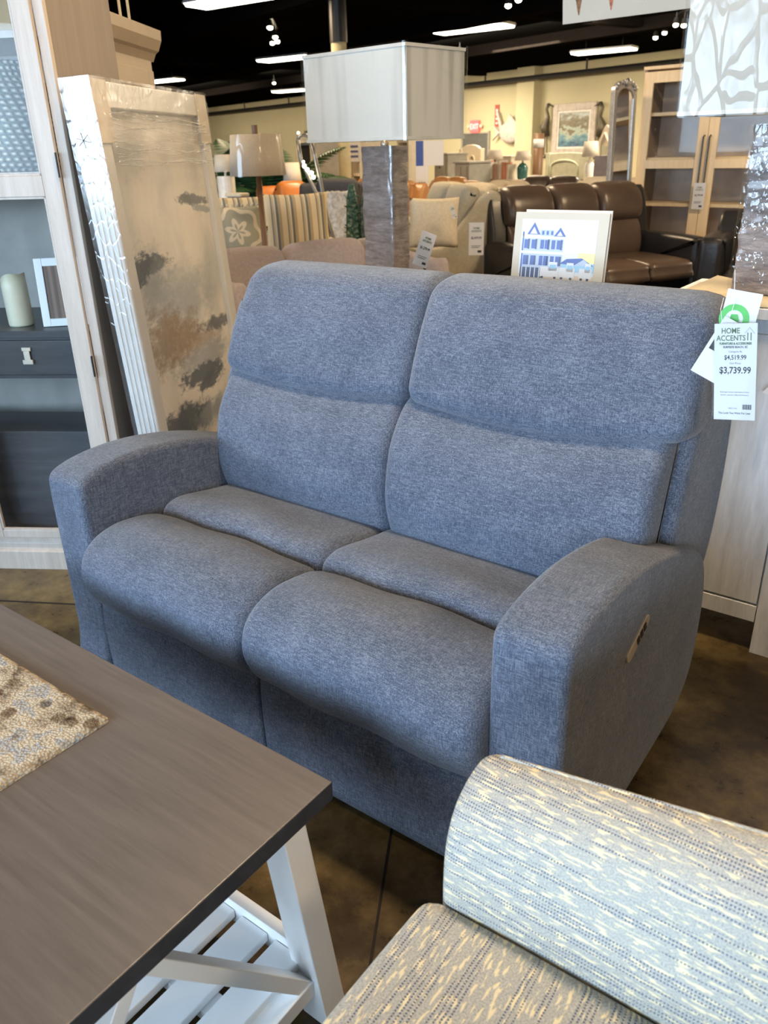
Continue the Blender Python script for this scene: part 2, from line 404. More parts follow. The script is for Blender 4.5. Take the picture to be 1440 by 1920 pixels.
# ------------------------------------------------------------------ the loveseat
def loveseat():
    W = 1.5455; AW = .15; mid = .770; B = M['blue']
    t = thing('reclining_loveseat', 'blue-grey woven reclining loveseat with two seats, in the middle of the picture', 'loveseat')
    armp = [(0, .015), (0, .16), (0, .32), (-.001, .48), (.0, .59), (.006, .628), (.035, .648), (.10, .662), (.20, .668), (.32, .658), (.46, .630), (.60, .585),
            (.73, .530), (.81, .475), (.856, .40), (.878, .30), (.872, .19), (.84, .10), (.76, .045), (.62, .026), (.40, .018), (.20, .015)]
    def lean(s):
        return lambda x, y, z: (x, y, z)
    pad(0, AW+.005, armp, rx=.018, puff=.001, per=4, warp=lean(1)).build('armrest', B, t, smooth=True)
    pad(W-AW-.005, W, armp, rx=.018, puff=.001, per=4, warp=lean(-1)).build('armrest', B, t, smooth=True)
    # base between the arms and the two footrest panels
    MB().box(AW, .05, .02, W-AW, .86, .36).build('base', B, t, bevel=.01)
    for a, b in ((AW+.004, mid-.003), (mid+.003, W-AW-.004)):
        p = [(.0, .03), (-.004, .10), (-.006, .18), (-.004, .25), (.006, .298), (.03, .315), (.06, .30), (.065, .17), (.06, .03), (.03, .018)]
        pad(a, b, p, rx=.010, puff=.004, per=4).build('footrest_panel', B, t, smooth=True)
    # seat: front pad rolling over the edge, and the flatter pad behind it
    def seatwarp(a, b):
        def f(x, y, z):
            u = (x-a)/(b-a); k = 4*u*(1-u)
            z += .012*k*(1 if z > .38 else 0) - .006*math.sin(9*u+20*y)*.25
            y += .004*math.sin(14*u)
            return (x, y, z)
        return f
    for a, b in ((AW+.002, mid+.004), (mid-.004, W-AW-.002)):
        p = [(.05, .285), (.0, .283), (-.028, .305), (-.05, .35), (-.055, .40), (-.035, .45), (.01, .485), (.07, .500), (.14, .494), (.195, .480), (.238, .456), (.262, .428), (.26, .36), (.16, .30)]
        pad(a, b, p, rx=.035, puff=.003, per=5, warp=seatwarp(a, b), nx=20).build('seat_cushion', B, t, smooth=True)
        p = [(.25, .38), (.236, .43), (.240, .468), (.265, .491), (.32, .497), (.43, .478), (.53, .462), (.60, .45), (.62, .40), (.56, .34), (.40, .32), (.28, .34)]
        pad(a, b, p, rx=.03, puff=.002, per=5, warp=seatwarp(a, b), nx=20).build('rear_seat_cushion', B, t, smooth=True)
    # backs
    def bw(a, b, zb):
        def f(x, y, z):
            u = (x-a)/(b-a); k = (2*u-1)**2
            return (x, y+.018*k, z+(.012*(1-k))*(1 if z < zb else -.2))
        return f
    for a, b in ((.132, mid+.018), (mid+.010, 1.492)):
        p = [(.53, .44), (.505, .455), (.488, .50), (.476, .57), (.486, .65), (.508, .72), (.556, .790), (.598, .822), (.640, .836), (.67, .80), (.68, .70), (.66, .56), (.62, .46)]
        def wl(x, y, z, a=a, b=b):
            u = (x-a)/(b-a); k = (2*u-1)**2
            return (x, y+.012*k, z+(.016*max(0, (u-.6)/.4)*max(0, min(1, (z-.6)/.15)) if a > .5 else 0)-.021*(1-k))
        pad(a, b, p, rx=.034, puff=.006, per=5, warp=wl, nx=22, ny=6).build('back_cushion', B, t, smooth=True)
    for a, b, sd in ((.112, mid+.030, -1), (mid+.024, 1.531, 1)):
        p = [(.70, .80), (.63, .806), (.590, .815), (.570, .846), (.579, .90), (.604, .98), (.634, 1.05), (.658, 1.092), (.70, 1.112), (.77, 1.118), (.828, 1.10), (.85, 1.05), (.845, .95), (.80, .85)]
        def wh(x, y, z, a=a, b=b, sd=sd):
            u = (x-a)/(b-a); k = (2*u-1)**2; o = u if sd > 0 else 1-u      # o = 1 at the outer end
            f = max(0, min(1, (.98-z)/.13)); z2 = z - .022*(1-k)*f
            if sd > 0: z2 += .022*f*max(0, (u-.6)/.4)
            if z > 1.02: z2 -= .022*max(0, (o-.90)/.10)**2
            g = max(0, (z-.82)/.3)*((.055*(1-u)+.022*u) if sd < 0 else .022*(1-u)); return (x+g, y+.012*k, z2)
        pad(a, b, p, rx=.036, puff=.005, per=5, warp=wh, nx=22, ny=7).build('headrest', B, t, smooth=True)
    shell = [(.585, .46), (.60, .62), (.655, .80), (.76, .95), (.80, 1.045), (.86, 1.065), (.915, 1.03), (.955, .94), (.985, .82), (.995, .68), (.985, .56), (.955, .45), (.90, .38), (.75, .36), (.65, .38)]
    pad(.048, W-.022, shell, rx=.03, puff=.0, per=4).build('back_panel', B, t, smooth=True)
    # pull-down skirt of the back, and the power switch let into the outer arm
    sw = MB(); q = [Vector((.322, .465)), Vector((.345, .540)), Vector((.445, .500)), Vector((.425, .448))]
    c = Vector((.345, .488)); dx = Vector((.075, .035)).normalized(); dy = Vector((-dx.y, dx.x))
    poly = []
    for k in range(24):
        a = 2*PI*k/24; l = .044 if math.cos(a) > 0 else -.044
        p = c + dx*(l + .0165*math.cos(a)) + dy*.0165*math.sin(a); poly.append((p.x, p.y))
    pl = sw.prism(poly, W-.002, W+.0045, 'x').build('power_switch', M['nickel'], t, bevel=.0012)
    bt = MB()
    for k in (-.008, .010, .028):
        p = c+dx*(k+.004); bt.prism([tuple(p+dx*a*.006+dy*b*.009) for a, b in ((-1, -1), (1, -1), (1, 1), (-1, 1))], W+.004, W+.0062, 'x')
    o = bt.build('switch_button', M['darkmetal'], pl); o['label'] = 'dark metal buttons on the nickel switch plate'
    for x, y in ((.06, .06), (W-.06, .06), (.06, .72), (W-.06, .72)):
        MB().lathe([(.022, 0), (.024, .012), (.02, .03)], (x, y, 0), 14).build('foot', M['black'], t)
    return t
loveseat()

# ------------------------------------------------------------------ price tag and hang tags on the loveseat
def price_tag():
    c = aty(1378, 699, .585)
    t = thing('price_tag', 'white price tag reading $3,739.99 on the right end of the blue loveseat', 'price tag', tuple(c), rot=(R(4), R(-6.5), R(3)))
    w, h = .093, .226; t.scale = (.84, 1, .87)
    MB().box(-w/2, -.0004, -h/2, w/2, .0004, h/2).build('card', M['paper'], t)
    MB().box(-w/2-.004, -.0022, -h/2-.001, w/2+.004, -.0014, h/2+.018).build('clear_sleeve', M['sleeve'], t)
    mb = MB(); f = lambda s, z, size, mi=0, b=0, sx=1, x=0: text_into(mb, s, size, TX(x, -.0007, z), mi, b, sx)
    f('HOME', .091, .0175, 1, .0003, .82, -.011); f('ACCENTS', .0745, .0175, 1, .0003, .82, -.010)
    for x in (.026, .033): mb.box(x-.0008, -.0009, .0745, x+.0012, -.0007, .092, 1)
    mb.beam((.020, -.0008, .091), (.030, -.0008, .104), .0002, .0012, (0, 1, 0), 1); mb.beam((.030, -.0008, .104), (.041, -.0008, .090), .0002, .0012, (0, 1, 0), 1)
    f('FURNITURE & ACCESSORIES', .0655, .0068, 1, .0004, .82); f('SURFSIDE BEACH, SC', .0575, .0068, 0, .0002, .85)
    f('Compare At', .0475, .0058); f('$4,519.99', .031, .0150, 0, .0002, .82); f('Our Price', .0205, .0062); f('$3,739.99', -.001, .0215, 0, .0004, .82)
    f('Reclining Loveseat with Electric Power', -.047, .0046, 0, 0, .9); f('Recline, covered in Blue Performance', -.054, .0046, 0, 0, .9)
    for k in range(12): mb.box(.018+k*.0017, -.0009, -.087, .018+k*.0017+(.0011 if k % 3 else .0006), -.0007, -.075)
    f('1000512345', -.086, .004, x=-.004); f('The Look You Want For Less', -.0985, .0066, 0, .0001, .9)
    o = mb.build('print', [M['ink'], M['greenink']], t); o['label'] = 'black and green lettering with prices and barcode'
    MB().tube([(-.03, .001, h/2), (-.036, .01, h/2+.03), (-.035, .03, h/2+.05)], .0007, 5).build('string', M['paper'], t)
M['sleeve'] = glassy('plastic_sleeve', (.99, .99, .99), .045, .05)
price_tag()
def hang_tag(name, label, px, py, y, w, h, roll, yaw, mark):
    c = aty(px, py, y)
    t = thing(name, label, 'hang tag', tuple(c), rot=(0, R(roll), R(yaw)))
    MB().box(-w/2, -.0004, -h/2, w/2, .0004, h/2).build('card', M['paper'], t)
    if mark == 'green':
        mb = MB()
        for i in range(24):
            a, b = 2*PI*i/24, 2*PI*(i+1)/24
            mb.quad((.017*math.cos(a), -.0008, .017*math.sin(a)), (.017*math.cos(b), -.0008, .017*math.sin(b)), (.029*math.cos(b), -.0008, .029*math.sin(b)), (.029*math.cos(a), -.0008, .029*math.sin(a)))
        mb.prism([(-.009, -.004), (0, -.012), (.011, -.002), (.005, .010), (-.007, .008)], -.0009, -.0006, 'y')
        o = mb.build('green_seal', M['green'], t); o['label'] = 'round green printed seal'
        o.location = (-.008, 0, .004)
    else:
        mb = MB(); mb.box(-w*.38, -.0008, -h*.05, w*.25, -.0005, h*.36)
        o = mb.build('black_print', M['ink'], t)
    MB().tube([(-w*.3, 0, h*.45), (-w*.3-.012, .01, h*.5+.035)], .0007, 5).build('string', M['paper'], t)
hang_tag('hang_tag', 'white hang tag with round green seal behind the price tag', 1383, 603, .62, .066, .118, 6, 0, 'green')
hang_tag('hang_tag', 'small white tilted hang tag with black print at the left of the price tag', 1350, 657, .603, .056, .125, 24, 5, 'black')

# ------------------------------------------------------------------ coffee table
def coffee_table():
    t = thing('coffee_table', 'coffee table with grey-brown wood top and white splayed legs in the lower left', 'coffee table', (0, 0, 0))
    X0, X1, Y0, Y1, zt, zb = .03, 1.273, -1.095, -.311, .46, .422
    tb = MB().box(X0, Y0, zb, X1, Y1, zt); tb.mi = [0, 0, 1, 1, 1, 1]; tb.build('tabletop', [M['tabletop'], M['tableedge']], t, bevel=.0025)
    for sx in (1, -1):
        cx = (X0+X1)/2; hx = (X1-X0)/2
        for yy in (-.395, Y0+Y1+.395):
            p = Vector((cx+sx*(hx-.045), yy, zb)); q = Vector((cx+sx*(hx+.022), yy, 0))
            w = .030; mb = MB()
            mb.add([(p.x-w, yy-.026, zb), (p.x+w, yy-.026, zb), (p.x+w, yy+.026, zb), (p.x-w, yy+.026, zb),
                    (q.x-w, yy-.026, 0), (q.x+w, yy-.026, 0), (q.x+w, yy+.026, 0), (q.x-w, yy+.026, 0)],
                   [(0, 1, 2, 3), (7, 6, 5, 4), (0, 4, 5, 1), (1, 5, 6, 2), (2, 6, 7, 3), (3, 7, 4, 0)])
            mb.build('leg', M['legwhite'], t, bevel=.0025)
            # brace from the foot up to the middle of the end
            s = 1 if yy > -.7 else -1
            MB().beam((cx+sx*(hx+.005), yy-s*.028, .085), (cx+sx*(hx-.035), -.703+s*.012, .415), .026, .040, (sx, 0, .1)).build('brace', M['legwhite'], t, bevel=.002)
        MB().box(cx+sx*(hx-.018), -.985, .072, cx+sx*(hx+.026), -.42, .108).build('end_rail', M['legwhite'], t, bevel=.002)
    for yy in (-.395, Y0+Y1+.395):
        MB().box(X0+.02, yy-.012, .085, X1-.03, yy+.012, .142).build('side_rail', M['legwhite'], t, bevel=.002)
    x = 1.262
    for k in range(14):
        a = x-.0855*(k+1)+.0205; b = a+.0655
        MB().box(a, -.99, .105, b, -.408, .124).build('slat', M['legwhite'], t, bevel=.002)
    for yy in (-.55, -.86):
        MB().box(X0+.03, yy-.02, .080, X1-.03, yy+.02, .1045).build('shelf_bearer', M['legwhite'], t)
coffee_table()
def rug_sample():
    m, nt, b = newmat('hooked_wool')
    v = coords(nt)
    pat = noisetex(nt, v, 16, 5, .6); loop = N(nt, 'ShaderNodeTexVoronoi'); loop.inputs['Scale'].default_value = 190
    L(nt, v, loop.inputs['Vector'])
    sp = N(nt, 'ShaderNodeTexVoronoi'); sp.inputs['Scale'].default_value = 17; L(nt, v, sp.inputs['Vector'])
    spn = math_(nt, 'SUBTRACT', sp.outputs['Distance'], math_(nt, 'MULTIPLY', noisetex(nt, v, 60, 3), .35))
    base = ramp(nt, pat, [(.36, (.22, .17, .12)), (.46, (.58, .50, .38)), (.55, (.74, .66, .51)), (.62, (.44, .47, .50)), (.72, (.68, .60, .46))])
    spots = ramp(nt, spn, [(.02, (.24, .17, .12)), (.12, (1, 1, 1))])
    c = mixc(nt, .75, base, spots, 'MULTIPLY')
    lo = ramp(nt, loop.outputs['Distance'], [(.0, (1.0, 1.0, 1.0)), (.8, (.50, .48, .46))])
    L(nt, mixc(nt, .8, c, lo, 'MULTIPLY'), b.inputs['Base Color']); b.inputs['Roughness'].default_value = 1; b.inputs['Specular IOR Level'].default_value = .1
    bump(nt, b, math_(nt, 'SUBTRACT', 1.0, loop.outputs['Distance']), 1.0, .004)
    mb = MB(); x0, x1, y0, y1 = .30, .832, -1.02, -.427; nx, ny = 90, 100; vs = []
    for z in (0, 1):
        for j in range(ny+1):
            for i in range(nx+1):
                x = x0+(x1-x0)*i/nx; y = y0+(y1-y0)*j/ny
                d = min(x-x0, x1-x, y-y0, y1-y); e = .0012*noise.noise((x*70, y*70, 0))
                cx_, cy_ = min(x-x0, x1-x), min(y-y0, y1-y)
                if cx_ < .012 and cy_ < .012:                   # rounded corners
                    k = .012-math.hypot(.012-cx_, .012-cy_)
                    if k < 0:
                        q = .012/math.hypot(.012-cx_, .012-cy_)
                        x += (1 if x < (x0+x1)/2 else -1)*(.012-cx_)*(1-q); y += (1 if y < (y0+y1)/2 else -1)*(.012-cy_)*(1-q); d = 0
                zz = .4605 if z == 0 else .4605+.0105*min(1, (max(d, 0)/.010))**.5+.001+e
                x += .0015*noise.noise((y*40, 3, 1)); y += .0015*noise.noise((x*40, 7, 1))
                vs.append((x, y, zz))
    fs = []; n1 = (nx+1)*(ny+1)
    for j in range(ny):
        for i in range(nx):
            a = j*(nx+1)+i; fs.append((n1+a, n1+a+1, n1+a+nx+2, n1+a+nx+1)); fs.append((a, a+nx+1, a+nx+2, a+1))
    def side(ids): 
        for a, c in zip(ids, ids[1:]): fs.append((a, c, c+n1, a+n1))
    side(list(range(nx+1))); side([j*(nx+1)+nx for j in range(ny+1)]); side([ny*(nx+1)+i for i in range(nx, -1, -1)]); side([j*(nx+1) for j in range(ny, -1, -1)])
    o = mb.add(vs, fs).build('small_rug', m, smooth=True)
    tag(o, 'small cream and brown hooked wool rug lying on the coffee table', 'rug')
rug_sample()

# ------------------------------------------------------------------ patterned armchair in the lower right
def chair_fabric(name, across, along):
    # woven rows: dotted dark threads and raised cream flecks running along one direction
    m, nt, b = newmat(name)
    tc = N(nt, 'ShaderNodeTexCoord'); sep = N(nt, 'ShaderNodeSeparateXYZ'); L(nt, tc.outputs['Object'], sep.inputs[0])
    def comb(c):
        r = None
        for k, o in zip(c, sep.outputs):
            if k: q = math_(nt, 'MULTIPLY', o, k); r = q if r is None else math_(nt, 'ADD', r, q)
        return r
    s = comb(across); a = comb(along)
    cv = N(nt, 'ShaderNodeCombineXYZ'); L(nt, a, cv.inputs[0]); L(nt, s, cv.inputs[1])
    wv = noisetex(nt, cv.outputs[0], 9, 2); s2 = math_(nt, 'ADD', s, math_(nt, 'MULTIPLY', wv, .005))
    def scaled(ka, ks):
        q = N(nt, 'ShaderNodeCombineXYZ'); L(nt, math_(nt, 'MULTIPLY', a, ka), q.inputs[0]); L(nt, math_(nt, 'MULTIPLY', s2, ks), q.inputs[1]); return q.outputs[0]
    weave = noisetex(nt, scaled(420, 420), 1, 1)
    fleck = noisetex(nt, scaled(42, 190), 1, 2, .5)
    band = noisetex(nt, scaled(3.0, 75), 1, 2, .5)
    fm = ramp(nt, fleck, [(.555, (0, 0, 0)), (.60, (1, 1, 1))])
    line = math_(nt, 'SINE', math_(nt, 'MULTIPLY', s2, 2*PI/.0062)); dots = math_(nt, 'SINE', math_(nt, 'MULTIPLY', a, 2*PI/.0042))
    lm = math_(nt, 'MULTIPLY', math_(nt, 'GREATER_THAN', line, .35), math_(nt, 'GREATER_THAN', dots, -.05))
    lm = math_(nt, 'MULTIPLY', lm, math_(nt, 'GREATER_THAN', band, .51))
    base = ramp(nt, weave, [(.35, (.33, .315, .28)), (.65, (.52, .495, .43))])
    c = mixc(nt, fm, base, (.78, .66, .42)); c = mixc(nt, lm, c, (.06, .075, .15))
    L(nt, c, b.inputs['Base Color']); b.inputs['Roughness'].default_value = .95; b.inputs['Specular IOR Level'].default_value = .15
    bump(nt, b, math_(nt, 'ADD', weave, math_(nt, 'MULTIPLY', fm, .8)), .5, .0015); return m
def armchair():
    fa = chair_fabric('dotted_weave', (0, .9, 1), (1, 0, 0)); fs_ = chair_fabric('dotted_weave_seat', (1, 0, -.6), (0, 1, 0))
    t = thing('armchair', 'cream armchair with blue dotted woven pattern, cut off in the lower right corner', 'armchair')
    # arm: flaring out from the seat, its front end rounded
    p = [(-.415, .20), (-.409, .40), (-.409, .48), (-.403, .553), (-.382, .607), (-.350, .636), (-.312, .649), (-.288, .646), (-.274, .625), (-.266, .57), (-.268, .45), (-.27, .30), (-.275, .14), (-.35, .12), (-.41, .14)]
    def wf(x, y, z):
        k = max(0, min(1, (z-.5)/.12)); return (x, y+.0*k, z+(x-1.56)*.17*k)
    pad(1.543, 2.42, p, rx=.026, per=5, warp=wf, nx=30, ny=7, puff=.002).build('armrest', fa, t, smooth=True)
    pad(1.543, 2.42, [(-1.50-a, b) for a, b in p], rx=.030, per=5, nx=20, ny=6).build('armrest', fa, t, smooth=True)
    # seat cushion with piped edges
    c = [(1.525, .36), (1.520, .41), (1.528, .455), (1.56, .472), (1.70, .482), (1.95, .484), (2.15, .47), (2.18, .40), (2.15, .34), (1.9, .33), (1.6, .335), (1.54, .34)]
    pad(-1.09, -.408, c, rx=.022, per=5, axis='y', nx=24, puff=.006).build('seat_cushion', fs_, t, smooth=True)
    pp = [(1.534, -1.06, .462), (1.534, -.445, .462)]+[(1.559-.025*math.cos(k*PI/12), -.445+.029*math.sin(k*PI/12), .462+.004*k/6) for k in range(1, 7)]+[(1.75, -.414, .470), (2.12, -.414, .470)]
    mb = MB(); mb.tube(pp, .0042, 8)
    mb.build('piping', fs_, t, smooth=True)
    mb = MB(); mb.tube([(x, -.293, .6495+(x-1.56)*.17) for x in [1.575+.04*k for k in range(21)]], .003, 8)
    mb.build('piping', fa, t, smooth=True)
    MB().box(1.60, -1.12, .10, 2.25, -.38, .33).build('base', fa, t, bevel=.012)
    pad(-1.10, -.40, [(2.14, .30), (2.13, .48), (2.17, .70), (2.22, .84), (2.29, .86), (2.36, .82), (2.40, .6), (2.38, .30), (2.3, .14), (2.2, .16)], rx=.05, per=5, axis='y').build('backrest', fa, t, smooth=True)
    for x in (1.66, 2.3):
        for y in (-1.2, -.32): MB().lathe([(.016, 0), (.024, .14)], (x, y, 0), 12).build('leg', M['darkmetal'], t)
armchair()
for i, (u, v) in enumerate(((-6.5, 1.2), (-1.6, 1.2), (3.2, 1.2), (-7.5, 5.8), (-2.4, 5.8), (2.4, 5.8))):
    p = G(u, v); ceiling_light((p.x, p.y), GA, ['ceiling fixture over the glass door cabinet', 'ceiling fixture over the loveseat', 'ceiling fixture over the armchair', 'ceiling fixture beyond the wrapped painting', 'ceiling fixture over the leather sofa', 'ceiling fixture over the oak cabinet'][i], 72 if i < 3 else 135, group=None)

# ------------------------------------------------------------------ glass door display cabinet at the left, and what is in it
CA = math.atan2(.527, .85); CC = Vector((-.385, .505, 0))
CMAT = Matrix.Translation(CC) @ Matrix.Rotation(CA, 4, 'Z')
def cabpt(x, y, z): return CMAT @ Vector((x, y, z))
def display_cabinet():
    t = thing('display_cabinet', 'tall pale wood display cabinet with glass doors at the left edge', 'cabinet', tuple(CC), CA)
    W_, D_, H_ = 1.12, .50, 2.25
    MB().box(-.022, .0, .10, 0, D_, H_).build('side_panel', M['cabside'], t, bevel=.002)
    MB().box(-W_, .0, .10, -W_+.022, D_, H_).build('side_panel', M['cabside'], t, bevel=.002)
    MB().box(-W_+.022, D_-.015, .10, -.022, D_, H_-.02).build('back_panel', M['cabback'], t)
    MB().box(-W_-.02, -.03, H_, .02, D_, H_+.04).build('crown', M['cabwood'], t, bevel=.006)
    mb = MB(); mb.prism([(-.028, 0), (-.028, .075), (-.016, .085), (-.016, .105), (-.004, .118), (D_, .118), (D_, 0)], -W_-.012, .012, 'x')
    mb.build('base', M['cabwood'], t, bevel=.002)
    # face frame
    for a, b in ((-.030, .001), (-W_-.001, -W_+.03)): MB().box(a, -.012, .118, b, .010, H_).build('stile', M['cabwood'], t, bevel=.002)
    MB().box(-W_+.03, -.012, .118, -.03, .010, .130).build('rail', M['cabwood'], t)
    MB().box(-W_+.03, -.012, H_-.06, -.03, .010, H_).build('rail', M['cabwood'], t)
    for z in (1.362, 1.745): MB().box(-W_+.023, .035, z, -.023, D_-.016, z+.02).build('shelf', M['cabwood'], t, bevel=.001)
    # dark shelf; below it a dresser's reflection in the glass, built as solid parts
    MB().box(-W_+.05, .03, .865, -.024, D_-.017, .888).build('dark_shelf', M['charcoal'], t, bevel=.001)
    MB().box(-W_+.06, .045, .720, -.026, .30, .863).build('reflected_chest', M['charcoal'], t)
    for a, b in ((-W_+.10, -.575), (-.555, -.085)):
        d = MB().box(a, .032, .735, b, .044, .855).build('drawer', M['charcoal'], t, bevel=.003)  # drawer front of the reflected dresser, modelled inside the cabinet
        c = (a+b)/2 if a < -.6 else -.285
        MB().box(c-.016, .026, .820, c+.016, .0315, .832).box(c-.011, .024, .788, c+.011, .028, .820).box(c-.018, .022, .775, c+.018, .030, .790).build('reflected_pull', M['nickel'], d, bevel=.001)
    MB().box(-W_+.06, .06, .13, -.026, .30, .52).build('reflected_plinth', M['charcoal'], t, bevel=.002)
    MB().box(-W_+.023, .012, .119, -.023, D_-.016, .129).build('bottom_board', M['cabwood'], t)
    # doors
    for s, (a, b) in ((1, (-.556, -.033)), (-1, (-W_+.033, -.560))):
        d = MB(); y0, y1 = -.026, -.006; z0, z1 = .133, H_-.063
        for x0, x1, p, q in ((a, a+.062, z0, z1), (b-.056, b, z0, z1), (a+.062, b-.056, z0, z0+.03), (a+.062, b-.056, z1-.06, z1), (a+.062, b-.056, 1.312, 1.372)):
            d.box(x0, y0, p, x1, y1, q)
        door = d.build('door', M['cabwood'], t, bevel=.002)
        for p, q in ((z0+.03, 1.312), (1.372, z1-.06)):
            x0, x1 = a+.062, b-.056; e = .007; m = MB()
            m.box(x0, -.024, p, x0+e, -.012, q).box(x1-e, -.024, p, x1, -.012, q).box(x0, -.024, p, x1, -.012, p+e).box(x0, -.024, q-e, x1, -.012, q)
            m.build('glazing_bead', M['cabwood'], door, bevel=.001)
            MB().box(x0+.001, -.014, p+.001, x1-.001, -.011, q-.001).build('glass_pane', M['glass'], door)
        hx = b+.0015 if s > 0 else a-.0015
        for z in (.78, 1.40, 2.0): MB().tube([(hx, -.029, z-.035), (hx, -.029, z+.035)], .0035, 8).build('hinge', M['darkmetal'], door)
    return t
M['cabback'] = plain('pale_grey_back', (.50, .49, .46), .6)
display_cabinet()
def cab_thing(name, label, cat, x, y, z, rz=0): return thing(name, label, cat, tuple(cabpt(x, y, z)), CA+rz)
# flameless pillar candle with a wavy rim
t = cab_thing('pillar_candle', 'ivory pillar candle with wavy rim standing in the glass door cabinet', 'candle', -.340, .135, .8885)
mb = MB(); n = 28; vs = []; fs = []
prof = [(.040, 0), (.042, .006), (.042, .13), (.041, .165), (.034, .163), (.030, .13), (.004, .125)]
for i, (r_, z) in enumerate(prof):
    for k in range(n):
        a = 2*PI*k/n; dz = (.014*math.sin(a+2.2)+.004*math.sin(3*a)) if i in (3, 4) else 0
        vs.append((r_*math.cos(a), r_*math.sin(a), z+dz))
for i in range(len(prof)-1):
    for k in range(n): fs.append((i*n+k, i*n+(k+1) % n, (i+1)*n+(k+1) % n, (i+1)*n+k))
fs.append(tuple(range(n-1, -1, -1))); fs.append(tuple(range((len(prof)-1)*n, len(prof)*n)))
M['wax'] = plain('ivory_wax', (.80, .78, .62), .4, var=.03); M['wax'].node_tree.nodes['Principled BSDF'].inputs['Subsurface Weight'].default_value = .2
mb.add(vs, fs).build('wax', M['wax'], t, smooth=True)
MB().tube([(0, 0, .124), (.001, 0, .14)], .0012, 6).build('wick', M['black'], t)
# small white photo frame
t = cab_thing('photo_frame', 'small white picture frame standing beside the pillar candle', 'picture frame', -.165, .115, .8885, R(12))
t.rotation_euler = (R(-8), 0, CA+R(14))
fm = MB(); w_, h_ = .155, .225
for x0, x1, z0, z1 in ((-w_/2, -w_/2+.026, 0, h_), (w_/2-.026, w_/2, 0, h_), (-w_/2+.026, w_/2-.026, 0, .026), (-w_/2+.026, w_/2-.026, h_-.026, h_)): fm.box(x0, -.008, z0, x1, .008, z1)
fm.build('frame', M['legwhite'], t, bevel=.0015)
m, nt, b = newmat('brown_checked_photo'); v = coords(nt, (26, 26, 22)); ck = N(nt, 'ShaderNodeTexBrick'); L(nt, v, ck.inputs[0])
ck.inputs['Color1'].default_value = (.10, .055, .035, 1); ck.inputs['Color2'].default_value = (.26, .15, .10, 1); ck.inputs['Mortar'].default_value = (.45, .36, .30, 1); L(nt, ck.outputs[0], b.inputs['Base Color'])
rot = Matrix.Rotation(R(90), 4, 'X')
MB().box(-w_/2+.02, -.003, .02, w_/2-.02, .002, h_-.02).build('photo', m, t)
# woven jar
def woven_jar():
    t = cab_thing('woven_jar', 'grey-green woven texture jar with price label behind the upper cabinet glass', 'vase', -.262, .20, 1.3825)
    m, nt, b = newmat('woven_glaze')
    tc = N(nt, 'ShaderNodeTexCoord'); sp = N(nt, 'ShaderNodeSeparateXYZ'); L(nt, tc.outputs['Object'], sp.inputs[0])
    ang = math_(nt, 'ARCTAN2', sp.outputs[1], sp.outputs[0]); z = sp.outputs[2]
    row = math_(nt, 'FLOOR', math_(nt, 'MULTIPLY', z, 62))
    st = math_(nt, 'SINE', math_(nt, 'ADD', math_(nt, 'MULTIPLY', ang, 34), math_(nt, 'MULTIPLY', row, 1.5)))
    rw = math_(nt, 'SINE', math_(nt, 'MULTIPLY', z, 62*2*PI))
    h = math_(nt, 'MULTIPLY', math_(nt, 'ADD', math_(nt, 'MULTIPLY', st, .5), .5), math_(nt, 'ADD', math_(nt, 'MULTIPLY', rw, .5), .5))
    L(nt, ramp(nt, h, [(.15, (.14, .16, .145)), (.5, (.50, .53, .47)), (.85, (.82, .82, .73))]), b.inputs['Base Color']); b.inputs['Roughness'].default_value = .35
    bump(nt, b, h, .9, .006)
    pr = [(.115, 0), (.135, .02), (.143, .08), (.145, .18), (.138, .235), (.118, .262), (.098, .272), (.098, .300), (.104, .312), (.098, .316), (.088, .305), (.088, .272)]
    MB().lathe(pr, n=48).build('body', m, t, smooth=True)
    g = MB(); g.box(-.030, -.163, .12, .030, -.161, .25); lab = g.build('price_label', M['paper'], t)
    mb = MB(); text_into(mb, '$89.99', .015, TX(0, -.1635, .155), 0, .0002, .8)
    for k in range(9): mb.box(-.018+k*.004, -.1636, .130, -.0158+k*.004, -.1632, .146)
    for k in range(4): mb.box(-.018, -.1636, .185+k*.011, .018-(k % 2)*.006, -.1632, .189+k*.011)
    mb.build('label_print', M['ink'], lab); lab.rotation_euler = (0, 0, R(-20))
    # second smaller jar rim just behind it
    return t
woven_jar()
o = MB().box(-.09, -.07, 0, .09, .07, .10).build('tan_box', plain('tan_leather', (.42, .27, .12), .5), bevel=.004)
o.matrix_world = CMAT @ Matrix.Translation((-.24, .16, 1.7665)); tag(o, 'tan brown box on the top shelf of the glass door cabinet', 'box')

